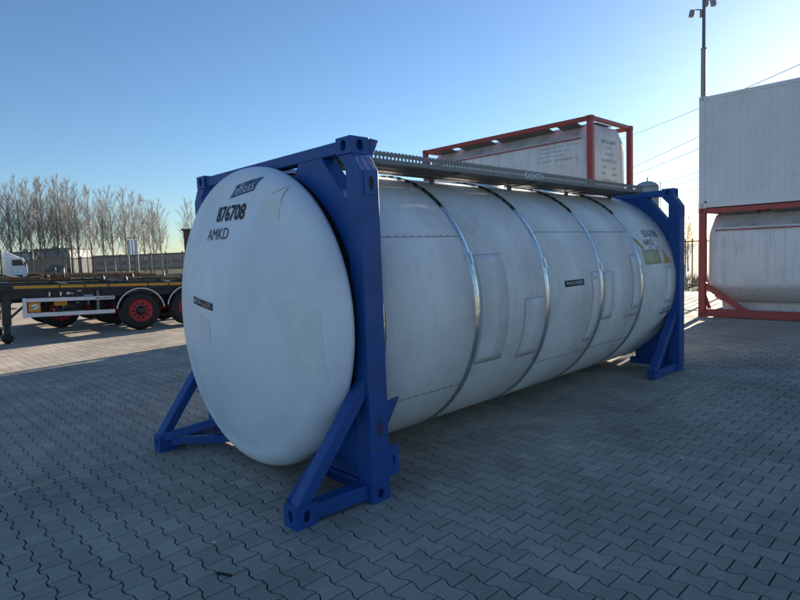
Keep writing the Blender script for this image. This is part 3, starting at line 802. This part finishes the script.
def mudguard(T, x):
    z = .52+x*math.tan(PITCH)
    for (r0, r1, nm, m, y0, y1) in ((.60, .612, 'mudguard', 'chassis', .02, .40), (.596, .624, 'mudguard_edge', 'alu', .0, .018)):
        v = []; f = []
        n = 22
        for k in range(n+1):
            a = RAD(8+164*k/n)
            for r in (r0, r1):
                for y in (y0, y1): v.append((x+r*math.cos(a), y, z+r*math.sin(a)))
        for k in range(n):
            o = 4*k
            f += [(o, o+4, o+5, o+1), (o+2, o+3, o+7, o+6), (o, o+2, o+6, o+4), (o+1, o+5, o+7, o+3)]
        f += [(0, 1, 3, 2), (4*n, 4*n+2, 4*n+3, 4*n+1)]
        MB().add(v, f).build(nm, m, T)
def trailer(loc, yaw, label, guard=True, deck=0.0, rusty=False):
    T = thing('trailer_chassis', label, 'trailer', loc, yaw); T.rotation_euler = (0, PITCH, yaw)
    F, B = -4.6, 3.9
    D = deck
    for y in (.62, 1.78):       # main beams
        m = MB(); m.box(F+.9, B, y, y+.14, 1.17+D, 1.20+D); m.box(F+.9, B, y+.055, y+.085, .86+D, 1.17+D); m.box(F+.9, B, y, y+.14, .83+D, .86+D)
        m.build('main_beam', 'chassis', T)
    MB().box(F, F+1.8, .62, 1.92, 1.205+D, 1.33+D).build('gooseneck', 'chassis', T, .01)
    for k, x in enumerate((-3.2, -2.1, -.9, -.2, .65, 1.95, 3.2)):
        MB().box(x-.06, x+.06, .04, 2.50, 1.06+D, 1.165+D).build('cross_member', 'chassis', T, .006)
    for x in (-3.9, -.35, 2.0, 3.8):
        m = MB().box(x-.09, x+.09, .01, 2.53, 1.21+D, 1.35+D).build('bolster', 'rust_beam' if rusty else 'chassis', T, .008)
        for y in (.06, 2.40):
            MB().lathe([(1.351+D, .05), (1.40+D, .05), (1.43+D, .035), (1.47+D, .03), (1.48+D, .001)], 'z', (x, y+.04), 12).build('twistlock', 'chassis', m)
    for y0 in (.0, 2.44):       # edge rails
        er = MB().box(F+.6, B, y0, y0+.10, 1.13+D, 1.295+D).build('edge_rail', 'chassis', T, .006)
        if y0 == 0:
            x = -2.86
            i = 0
            while x < B-.5:
                l = .52 if i % 3 else .94
                MB().box(x, x+l, -.004, .001, 1.195+D, 1.262+D).build('reflective_strip', 'tape', er); x += l+.035; i += 1
    MB().box(-2.9, B, .11, .14, .95+D, 1.13+D).build('side_skirt', 'chassis', T)
    for k in range(3):
        x = k*1.31
        wheel(T, x, .02, 1); wheel(T, x, 2.52, -1)
        MB().tube([(x, .4, .52+x*math.tan(PITCH)), (x, 2.14, .52+x*math.tan(PITCH))], .07, 10).build('axle', 'chassis', T)
        MB().bar((x-.55, .55, .80), (x+.05, .55, .56), .1, .08).build('trailing_arm', 'chassis', T)
        MB().lathe([(.60, .14), (.70, .16), (.83, .14)], 'z', (x+.32, .70), 16).build('air_bag', 'rubber', T)
        mudguard(T, x)
    # landing legs
    for y in (.10, 2.24):
        zf = -3.0*math.tan(PITCH)
        lg = MB().box(-3.09, -2.91, y, y+.18, .32, 1.14).build('landing_leg', 'chassis', T, .008)
        MB().box(-3.065, -2.935, y+.025, y+.155, zf+.10, .45).build('inner_leg', 'chassis', lg, .006)
        MB().lathe([(y-.01, .001), (y-.01, .115), (y+.19, .115), (y+.19, .001)], 'y', (-3.0, zf+.116), 20).build('foot_roller', 'rubber', lg)
        MB().bar((-2.92, y+.09, .5), (-2.3, y+.09, 1.1), .05, .05).build('leg_stay', 'chassis', lg)
        MB().tube([(-2.91, y+.02, .72), (-2.80, y-.03, .72)], .018, 8).build('crank_shaft', 'galv', lg)
    MB().bar((-3.0, .30, .75), (-3.0, 2.2, .75), .05, .05).build('leg_cross_tie', 'chassis', T)
    if guard:
        g = MB().box(-2.60, -.66, -.015, .015, .865, .955).build('side_guard_rail', 'alu', T, .006)
        MB().box(-2.60, -.66, -.015, .015, .50, .60).build('side_guard_rail', 'alu', T, .006)
        MB().prism([(-2.69, .49), (-2.605, .49), (-2.605, .965), (-2.69, .965)], 'y', -.02, .06).build('side_guard_post', 'alu', T, .012)
        MB().box(-2.49, -2.47, .016, .08, .60, .865).build('side_guard_post', 'alu', T)
        for x in (-1.05,):
            MB().box(x-.03, x+.03, .016, .06, .50, 1.1).build('side_guard_stay', 'galv', T, .004)
        v, f = text_faces('BROSHUIS', bold=.02)
        MB().add([(-1.10+a*.42, -.0175, .885+b*.05) for a, b in v], f).build('maker_lettering', 'black', g)
        # blind spot warning sticker: red border, yellow field, pale vehicle, dark cyclist
        st = MB().box(-2.585, -2.32, -.012, -.004, .615, .855).build('warning_sticker', 'tape_red', T)
        MB().box(-2.570, -2.335, -.0145, -.0125, .630, .840).build('yellow_field', 'tape', st)
        MB().prism([(-2.55, .68), (-2.40, .70), (-2.36, .77), (-2.42, .82), (-2.50, .80)], 'y', -.0165, -.0147).build('vehicle_mark', 'paper', st)
        MB().prism([(-2.53, .70), (-2.43, .735), (-2.37, .80), (-2.44, .75), (-2.54, .73)], 'y', -.0185, -.0167).build('cyclist_mark', 'black', st)
        # marks and fittings on the skirt
        for (x0, x1, z0, z1, m) in ((-1.74, -1.66, 1.02, 1.08, 'paper'), (-1.63, -1.60, 1.02, 1.06, 'paper'), (-1.50, -1.40, 1.09, 1.12, 'pale'), (-1.36, -1.14, .96, 1.0, 'cab_blue')):
            MB().box(x0, x1, .100, .1085, z0, z1).build('white_mark', m, T)
        for x in (-2.12, -1.88):
            MB().tube([(x, .06, .99), (x, .05, 1.10)], .02, 8).build('air_coupling', 'alu', T)
        MB().tube([(-2.12, .06, 1.0), (-1.95, .06, .96), (-1.88, .06, 1.0)], .012, 6).build('air_hose', 'rubber', T)
        MB().tube([(-1.75, .5, .70), (-1.25, .5, .70)], .13, 14).build('air_tank', 'chassis', T)
        MB().box(-1.95, -1.55, .45, .80, .60, .64).build('tank_cradle', 'chassis', T)
        MB().box(-1.98, -1.70, .30, .34, .74, .86).build('load_plate', 'tape', T)
    if rusty:
        for (x0, x1, y0, y1, z0, z1, m) in ((-1.9, .4, .5, .62, 1.30, 1.40, 'rust_beam'), (-.2, 2.8, .2, .34, 1.36, 1.47, 'rust_beam'), (-.6, 2.6, 1.2, 1.36, 1.36, 1.50, 'rust_beam'), (-3.6, -1.6, .9, 1.1, 1.30, 1.42, 'chassis')):
            MB().box(x0, x1, y0, y1, z0+D, z1+D).build('slide_beam', m, T, .01)
        for x in (-.1, .12):
            MB().tube([(x, .15, 1.36+D), (x, .15, 1.66+D)], .03, 8).build('stacking_pin', 'galv', T)
        for k in range(4):
            x = -2.6+k*.9
            MB().tube([(x, .75, 1.38+D), (x+.3, .7, 1.47+D), (x+.75, .78, 1.40+D)], .025, 6).build('hydraulic_hose', 'rubber', T)
    else:
        for k in range(3):
            x = -2.4+k*1.3
            MB().tube([(x, .5, 1.24), (x+.4, .46, 1.33), (x+.9, .52, 1.25)], .022, 6).build('air_hose', 'rubber', T)
        MB().box(-2.0, -1.2, .9, 1.5, 1.21, 1.32).build('valve_box', 'chassis', T, .01)
    for y in (.15, 2.1):
        MB().box(B-.02, B+.04, y, y+.3, .92, 1.05).build('tail_lamp', 'tape_red', T, .008)
    return T
trailer((2.98, 12.86, 0), RAD(-3.2), 'dark container trailer chassis with red wheels, white side guard and yellow reflective strip')
trailer((1.75, 15.75, 0), RAD(-2.0), 'dark trailer chassis with rusty top beams behind the one with a white guard', guard=False, deck=.10, rusty=True)

# ------------------------------------------------------------------ fences
def fence(name, label, p, q, h, bay, pitch, bar_r, post_r, base=0.0):
    p, q = Vector((*p, 0)), Vector((*q, 0)); L = (q-p).length; d = (q-p)/L
    T = thing(name, label, 'fence', p, math.atan2(d.y, d.x))
    n = max(1, round(L/bay)); bay = L/n
    m0 = MB().box(-post_r, post_r, -post_r, post_r, base, h+.12)
    m1 = MB().box(-post_r-.01, post_r+.01, -post_r-.01, post_r+.01, h+.121, h+.15)
    po = m0.build('post', 'fence', T)
    for i in range(1, n+1):
        c = po.copy(); COL.objects.link(c); c.parent = T; c.location = (i*bay, 0, 0)
    pan = MB(); k = int(bay/pitch)
    for j in range(1, k):
        x = j*bay/k; pan.box(x-bar_r, x+bar_r, -bar_r, bar_r, .09, h)
    br = pan.build('bar_panel', 'fence', T); br['kind'] = 'stuff'
    r0 = MB().box(post_r+.001, bay-post_r-.001, -.022, .022, h-.14, h-.09).build('rail', 'fence', T)
    r1 = MB().box(post_r+.001, bay-post_r-.001, -.022, .022, .16, .21).build('rail', 'fence', T)
    for i in range(1, n):
        for s in (br, r0, r1):
            c = s.copy(); COL.objects.link(c); c.parent = T; c.location = (i*bay, 0, 0)
    return T
fence('steel_fence', 'long dark steel bar fence in front of the row of bare trees', (14.0, 85.6), (23.4, 49.5), 2.75, 2.6, .19, .022, .06)
fence('steel_fence', 'dark steel bar fence behind the box container and light mast', (20.6, -9.0), (20.6, 13.5), 1.95, 2.5, .24, .016, .045)

# ------------------------------------------------------------------ bare trees
def tree_mesh(seed, H, spread=.26, dens=1.0):
    rs = random.Random(seed)
    tr = MB(); cr = MB()
    nt_ = 9; pts = []; x = y = 0
    for i in range(nt_+1):
        t = i/nt_; x += rs.uniform(-.08, .08)*(1 if i else 0); y += rs.uniform(-.08, .08)*(1 if i else 0); pts.append(Vector((x, y, t*H*.93)))
    r0 = H*.0115
    tr.tube(pts, [r0*(1-.88*(i/nt_)**.9)+(.05 if i == 0 else 0) for i in range(nt_+1)], 7)
    def at(t):
        k = t*nt_; i = min(int(k), nt_-1); return pts[i].lerp(pts[i+1], k-i)
    def grow(p, d, l, r, lev):
        n = 3 if lev < 2 else 2
        q = [p]; c = p.copy(); dd = d.copy()
        for i in range(n):
            dd = (dd+Vector((rs.uniform(-.16, .16), rs.uniform(-.16, .16), rs.uniform(.02, .22)))).normalized(); c = c+dd*(l/n); q.append(c.copy())
        cr.tube(q, [r*(1-.8*i/n) for i in range(n+1)], 4 if lev == 0 else 3, cap=False)
        if lev >= 2: return
        k = [9, 5][lev]
        for j in range(int(k*dens)):
            t = rs.uniform(.22, 1.0); i = min(int(t*n), n-1); b = q[i].lerp(q[i+1], t*n-i)
            ax = Vector((rs.uniform(-1, 1), rs.uniform(-1, 1), rs.uniform(-.2, .8))).normalized()
            nd = (dd*.95+ax*.62).normalized(); nd.z = abs(nd.z)*.8+.12
            grow(b, nd.normalized(), l*rs.uniform(.36, .62), max(r*.5, .017), lev+1)
    nb = int(25*dens); ph = rs.uniform(0, 6)
    for k in range(nb):
        t = .13+.84*(k/nb)**1.1; a = ph+k*2.4+rs.uniform(-.4, .4); el = RAD(rs.uniform(46, 70))
        d = Vector((math.cos(a)*math.cos(el), math.sin(a)*math.cos(el), math.sin(el)))
        l = H*(spread*(1.25-.95*t))*rs.uniform(.75, 1.15)*(1.25 if t < .6 else 1)
        grow(at(t), d, l, r0*.36*(1-.75*t), 0)
    return tr, cr
variants = []
for sd_, sp in ((11, .25), (23, .23), (37, .26), (51, .225), (77, .24)):
    variants.append(tree_mesh(sd_, 17.0, sp))
tree_meshes = []
spots = [(15.2, 109.3, 17.0), (17.0, 111.7, 17.0), (17.8, 106.8, 17.0), (21.7, 119.9, 18.6), (21.5, 111.7, 18.2), (21.0, 106.5, 17.3), (23.9, 110.8, 18.2), (23.8, 106.7, 17.5),
         (26.7, 113.7, 18.4), (26.2, 107.1, 16.9), (28.4, 107.7, 16.6), (31.2, 110.5, 16.4), (33.9, 113.6, 16.9), (34.9, 109.8, 16.7), (37.7, 112.7, 16.6), (40.4, 115.7, 16.3),
         (43.2, 118.5, 15.7), (45.1, 119.3, 15.3)]
protos = []
def make_tree(name, label, loc, h, var, rz, group=None):
    if len(protos) < len(variants) and var >= len(protos):
        pass
    T = thing(name, label, 'tree', loc, rz, group)
    s = h/17.0; T.scale = (s*.95, s*.95, s)
    if tree_meshes and var in dict(tree_meshes):
        tm, cm = dict(tree_meshes)[var]
        for nm, me in (('trunk', tm), ('crown', cm)):
            o = bpy.data.objects.new(nm, me); COL.objects.link(o); o.parent = T
    else:
        t, c = variants[var]
        a = t.build('trunk', 'bark', T, fix=False); b = c.build('crown', 'twig', T, fix=False)
        tree_meshes.append((var, (a.data, b.data)))
    return T
for i, (x, y, h) in enumerate(spots):
    make_tree('bare_tree', 'tall bare poplar with upswept branches in the dense row behind the long fence', (x, y, -.06), h, i % 5, i*1.3, 'bare poplars in the row behind the fence')
make_tree('bare_tree', 'bare tree standing apart in front of the brown brick building', (42.6, 99.5, -.06), 13.6, 2, .7)
make_tree('bare_tree', 'small bare tree beyond the fence next to the light mast', (36.8, 10.9, -.06), 3.9, 1, 2.2)

# ------------------------------------------------------------------ buildings, silo
def building(name, label, p, q, depth, h, wall, roofm, wins, flat=True):
    """p,q: the two ends of the visible front wall"""
    p, q = Vector((*p, 0)), Vector((*q, 0)); L = (q-p).length; d = (q-p)/L
    T = thing(name, label, 'building', (p.x, p.y, -.06), math.atan2(d.y, d.x))
    MB().box(0, L, 0, depth, 0, h).build('wall', wall, T)
    rf = MB().box(-.25, L+.25, -.25, depth+.25, h+.001, h+.28).build('roof', roofm, T, .02)
    MB().box(L*.3, L*.3+1.2, depth*.4, depth*.4+1, h+.281, h+.9).build('roof_vent', 'wall_light', rf)
    MB().box(.0, L, -.03, -.002, .0, .5).build('plinth', 'roof_dark', T)
    for (x, z, w, hh) in wins:
        o = MB(); o.box(x-.06, x+w+.06, -.05, -.003, z-.06, z); o.box(x-.06, x+w+.06, -.05, -.003, z+hh, z+hh+.06); o.box(x-.06, x, -.05, -.003, z, z+hh); o.box(x+w, x+w+.06, -.05, -.003, z, z+hh)
        wn = o.build('window', 'wall_light', T)
        MB().box(x, x+w, -.02, -.004, z, z+hh).build('pane', 'glass', wn)
    return T
building('building', 'low grey warehouse seen past the poplar trunks behind the white truck', (25.0, 137.6), (30.9, 131.8), 9, 5.35, 'wall_grey', 'roof_dark', [(.8+i*1.9, 3.2, 1.2, .9) for i in range(4)])
building('building', 'pale low shed adjoining the grey warehouse', (21.5, 141.0), (24.9, 137.7), 7, 4.9, 'wall_light', 'roof_dark', [(.7, 2.2, 1.0, .9), (2.6, 2.2, 1.0, .9)])
building('building', 'long low pale hall far behind the steel fence', (44.5, 174.2), (72.0, 148.0), 14, 4.1, 'wall_light', 'roof_dark', [(1.2+i*3.0, 1.6, 2.0, 1.0) for i in range(12)])
building('building', 'dark brown brick building rising beside the white tank dome', (33.6, 80.9), (43.0, 72.0), 8, 6.4, 'brick', 'roof_dark', [(1.0+i*2.6, zz, 1.3, 1.4) for i in range(4) for zz in (1.2, 4.0)])
def silo():
    T = thing('silo', 'pale cylindrical silo with domed top rising behind the blue framed tank', 'silo', (58.5, 22.7, -.06)); T.scale = (1.05, 1.05, 1.09)
    MB().lathe([(0, 1.08), (7.2, 1.08)], 'z', (0, 0), 32).build('wall', 'silo', T)
    MB().lathe([(7.2, 1.12), (7.26, 1.12), (7.5, .9), (7.68, .5), (7.74, .001)], 'z', (0, 0), 32).build('roof', 'silo', T)
    for z in (1.8, 3.6, 5.4, 7.1):
        MB().lathe([(z, 1.081), (z, 1.11), (z+.06, 1.11), (z+.06, 1.081)], 'z', (0, 0), 32).build('ring', 'galv', T)
    MB().tube([(0, 0, 7.7), (0, 0, 8.1)], .06, 8).build('vent_pipe', 'galv', T)
    ld = MB(); ld.box(-.25, -.21, -1.22, -1.18, 0, 7.6); ld.box(.21, .25, -1.22, -1.18, 0, 7.6)
    for k in range(24): ld.box(-.21, .21, -1.21, -1.19, .3+k*.3, .33+k*.3)
    ld.build('ladder', 'galv', T)
silo()

# ------------------------------------------------------------------ masts, lamps, sign, wires
def mast():
    T = thing('light_mast', 'tall grey light mast with flood lamps behind the box container', 'light mast', (25.0, 6.1, -.06))
    MB().lathe([(0, .16), (.03, .16), (.03, .13), (10.2, .105)], 'z', (0, 0), 16).build('lower_tube', 'pole', T)
    MB().lathe([(10.2, .12), (10.25, .12), (10.25, .07), (13.6, .06), (13.62, .001)], 'z', (0, 0), 14).build('upper_tube', 'pole', T)
    MB().lathe([(-.0, .26), (.03, .26), (.03, .001)], 'z', (0, 0), 16).build('base_plate', 'pole', T)
    d = Vector((.69, -.72, 0))       # across the line of sight
    def lamp(z, off, drop, sgn):
        c = d*sgn
        a = MB().tube([Vector((0, 0, z)), c*off+Vector((0, 0, z+.03)), c*(off+.12)+Vector((0, 0, z-.05))], .028, 8).build('arm', 'pole', T)
        e = c*(off+.14)+Vector((0, 0, z-.12-drop))
        h = MB().bar(e+Vector((0, 0, .14)), e-Vector((0, 0, .14))+c*.06, .20, .16, up=(d.y, -d.x, 0)).build('flood_lamp', 'pole', T, .03)
        MB().bar(e-Vector((0, 0, .145))+c*.06, e-Vector((0, 0, .155))+c*.06, .16, .13, up=(d.y, -d.x, 0)).build('lens', 'lamp_glass', h)
    lamp(11.86, .34, .0, -1); lamp(12.25, .22, -.02, 1)
    MB().bar(Vector((0, 0, 11.55))-d*.12, Vector((0, 0, 11.85))-d*.12, .07, .10).build('junction_box', 'pole', T, .01)
    MB().bar(Vector((0, 0, 12.0))+d*.08, Vector((0, 0, 12.3))+d*.10, .16, .16).build('junction_box', 'pole', T, .02)
    MB().bar(d*.25+Vector((0, 0, 12.4)), d*.25+Vector((0, 0, 12.9)), .05, .05).build('bracket', 'pole', T)
    MB().bar(Vector((0, 0, 12.35)), d*.28+Vector((0, 0, 12.42)), .05, .05).build('bracket', 'pole', T)
mast()
def street_lamp(loc, h, arm, label):
    T = thing('street_lamp', label, 'street lamp', (*loc, -.06))
    MB().tube([(0, 0, 0), (0, 0, h*.5), (0, 0, h)], [.09, .075, .055], 10).build('pole', 'pole', T)
    d = Vector((.70, -.70, 0))*arm
    MB().tube([(0, 0, h-.05), d*.5+Vector((0, 0, h+.12)), d+Vector((0, 0, h+.15))], .035, 8).build('arm', 'pole', T)
    hd = MB().bar(d*.95+Vector((0, 0, h+.15)), d*1.75+Vector((0, 0, h+.10)), .28, .12).build('lamp_head', 'pole', T, .03)
    MB().bar(d*1.1+Vector((0, 0, h+.082)), d*1.65+Vector((0, 0, h+.046)), .2, .02).build('lens', 'lamp_glass', hd)
street_lamp((23.1, 90.9), 6.6, -.75, 'curved-arm street lamp in front of the poplar row near the white truck')
street_lamp((31.9, 89.6), 8.0, -.7, 'taller curved-arm street lamp in front of the poplar row near the sign board')
def sign():
    T = thing('sign_board', 'upright sign board of three pale panels on two posts behind the trailers', 'sign', (15.1, 49.6, 0), math.atan2(-.62, .52))
    for x in (0, .86): MB().box(x-.03, x+.03, -.03, .03, 0, 4.0).build('post', 'fence', T)
    for k in range(3): MB().box(.04+k*.265, .04+k*.265+.235, -.035, -.005, 2.55, 3.85).build('panel', 'cab_blue', T, .004)
    MB().box(-.03, .89, -.03, .03, 4.0, 4.06).build('top_rail', 'fence', T)
sign()
def wires():
    seg = [((109.0, 45.4, 23.3), (84.5, 26.9, 20.1)), ((107.3, 46.2, 16.5), (84.2, 26.7, 16.2)), ((108.4, 45.1, 15.6), (84.0, 26.7, 14.5)),
           ((109.7, 43.6, 12.9), (83.7, 26.6, 11.3)), ((112.3, 41.1, 12.8), (83.7, 26.5, 10.5)), ((109.4, 43.5, 9.8), (83.5, 26.5, 8.9))]
    lab = ['topmost', 'second highest', 'third highest', 'fourth highest', 'second lowest', 'lowest']
    for k, (a, b) in enumerate(seg):
        a, b = Vector(a), Vector(b); d = (a-b); p = []
        A = a+d*2.4; Bq = b-d*1.6; n = 14
        for i in range(n+1):
            t = i/n; q = A.lerp(Bq, t); t0 = (A-a).length/(A-Bq).length
            q.z += 5.0*((t-.5)**2-(t0+.07-.5)**2); p.append(q)
        o = MB().tube(p, .036, 5).build('power_line', 'wire', origin=p[n//2], fix=False)
        tag(o, lab[k]+' power line wire crossing the sky behind the light mast', 'power line', 'power line wires in the sky')
wires()

# ------------------------------------------------------------------ far truck
def truck():
    T = thing('truck', 'white tractor truck with pale tanker trailer parked before the fence', 'truck', (13.1, 79.0, 0), RAD(0))
    # nose at x=0, facing +x; width along y (0..2.5)
    cab = [(-2.2, .75), (-2.2, 3.0), (-.55, 3.0), (-.40, 2.95), (-.02, 2.0), (0, .45), (-.5, .45), (-.6, .9), (-1.5, .9), (-1.6, .75)]
    c = MB().prism(cab, 'y', 0, 2.5).build('cab', 'cab_white', T, .05)
    MB().prism([(-2.2, 3.005), (-2.2, 3.75), (-2.0, 3.8), (-.62, 3.005)], 'y', .2, 2.3).build('wind_deflector', 'cab_white', T, .05)
    MB().prism([(-1.55, 2.05), (-1.55, 2.75), (-.62, 2.78), (-.36, 2.05)], 'y', -.012, .0).build('side_window', 'glass', c)
    MB().prism([(-.40, 2.86), (-.06, 2.06), (-.045, 2.07), (-.385, 2.875)], 'y', .15, 2.35).build('windscreen', 'glass', c)
    MB().box(-1.58, -1.56, -.008, .0, .95, 2.9).build('door_gap', 'rubber', c)
    MB().box(-.30, -.16, -.16, -.02, 1.95, 2.5).build('mirror', 'rubber', c, .02)
    MB().box(-.02, .05, .1, 2.4, .35, .70).build('bumper', 'cab_white', T, .03)
    for x in (-1.05, -4.0):
        for y0, s in ((.02, 1), (2.48, -1)):
            w = MB().lathe([(y0, .001), (y0, .3), (y0+s*.03, .48), (y0+s*.30, .48), (y0+s*.33, .3)], 'y', (x, .50), 24).build('wheel', 'rubber', T)
            MB().lathe([(y0-s*.005, .27), (y0-s*.02, .20), (y0-s*.02, .001)], 'y', (x, .50), 16).build('rim', 'alu', w)
    MB().box(-5.0, -2.21, .7, 1.8, .62, .92).build('frame', 'chassis', T)
    MB().box(-3.3, -2.3, .02, .5, .4, .95).build('fuel_tank', 'galv', T, .05)
    tk = MB().lathe([(-2.75, .001), (-2.75, .8), (-2.85, 1.08), (-3.05, 1.2), (-12.5, 1.2), (-12.7, 1.08), (-12.8, .8), (-12.8, .001)], 'x', (1.25, 2.45), 32).build('tanker_body', 'cab_blue', T)
    for x in (-5, -7.5, -10): MB().lathe([(x, 1.201), (x, 1.225), (x-.1, 1.225), (x-.1, 1.201)], 'x', (1.25, 2.45), 32).build('tank_band', 'alu', tk)
    for x in (-9.2, -10.5, -11.8):
        for y0, s in ((.02, 1), (2.48, -1)):
            MB().lathe([(y0, .001), (y0, .3), (y0+s*.03, .48), (y0+s*.30, .48), (y0+s*.33, .3)], 'y', (x, .50), 24).build('wheel', 'rubber', T)
    MB().box(-12.6, -5.1, .6, 1.9, .95, 1.3).build('trailer_frame', 'chassis', T)
truck()

# ------------------------------------------------------------------ verge beyond the right fence, litter
def verge():
    rs = random.Random(5)
    m = MB()
    for k in range(5200):
        x = 20.3+rs.random()**1.4*9; y = rs.uniform(-9, 16); h = rs.uniform(.10, .38)*(1.0 if x > 20.9 else .6); a = rs.uniform(0, 6.28)
        dx, dy = math.cos(a)*.018, math.sin(a)*.018; lx, ly = rs.uniform(-.12, .12), rs.uniform(-.12, .12)
        m.add([(x-dx, y-dy, -.06), (x+dx, y+dy, -.06), (x+lx, y+ly, h)], [(0, 1, 2)])
    o = m.build('dry_grass', 'straw', origin=(21, 3, 0), fix=False); tag(o, 'yellowed dry grass along the fence behind the containers', 'grass', kind='stuff')
    for k in range(9):
        x, y = rs.uniform(21.5, 27), rs.uniform(3.5, 8.5); s = rs.uniform(.18, .42)
        import bmesh
        me = bpy.data.meshes.new('rubble_block'); bm = bmesh.new(); bmesh.ops.create_icosphere(bm, subdivisions=1, radius=s)
        for v in bm.verts: v.co = Vector((v.co.x*rs.uniform(.8, 1.5), v.co.y*rs.uniform(.7, 1.3), v.co.z*rs.uniform(.5, .8)))
        bm.to_mesh(me); bm.free(); me.materials.append(M['rubble'])
        o = bpy.data.objects.new('rubble_block', me); COL.objects.link(o); o.location = (x, y, s*.35-.06)
        tag(o, 'pale lump of rubble lying in the dry grass behind the fence', 'rubble', 'rubble lumps in the dry grass')
verge()
def litter():
    o = MB().prism([(-.055, -.008), (-.05, .006), (.04, .010), (.058, .002), (.05, -.007)], 'z', 0, .006).build('wood_splinter', 'wood', origin=(0, 0, 0))
    o.location = (-1.172, -.065, .0035); o.rotation_euler = (0, 0, -1.15); tag(o, 'thin dark wood splinter lying on the paving', 'splinter')
    o = MB().prism([(-.012, -.008), (.010, -.010), (.013, .006), (-.008, .010)], 'z', 0, .004).build('paper_scrap', 'paper', origin=(0, 0, 0))
    o.location = (-1.04, .33, .0035); tag(o, 'tiny white paper scrap on the paving near the splinter', 'litter')
    for k, (x, y, s) in enumerate(((2.31, -1.30, 1.0), (2.2, -.2, .6))):
        o = MB().prism([(-.014*s, -.01*s), (.012*s, -.012*s), (.016*s, .008*s), (-.008*s, .012*s)], 'z', 0, .004).build('paper_scrap', 'paper', origin=(0, 0, 0))
        o.location = (x, y, .0035); tag(o, 'tiny pale speck of litter on the paving beside the long tank side', 'litter', 'litter specks on the paving')
litter()
for o in bpy.data.objects:
    if '_o' in o: del o['_o']
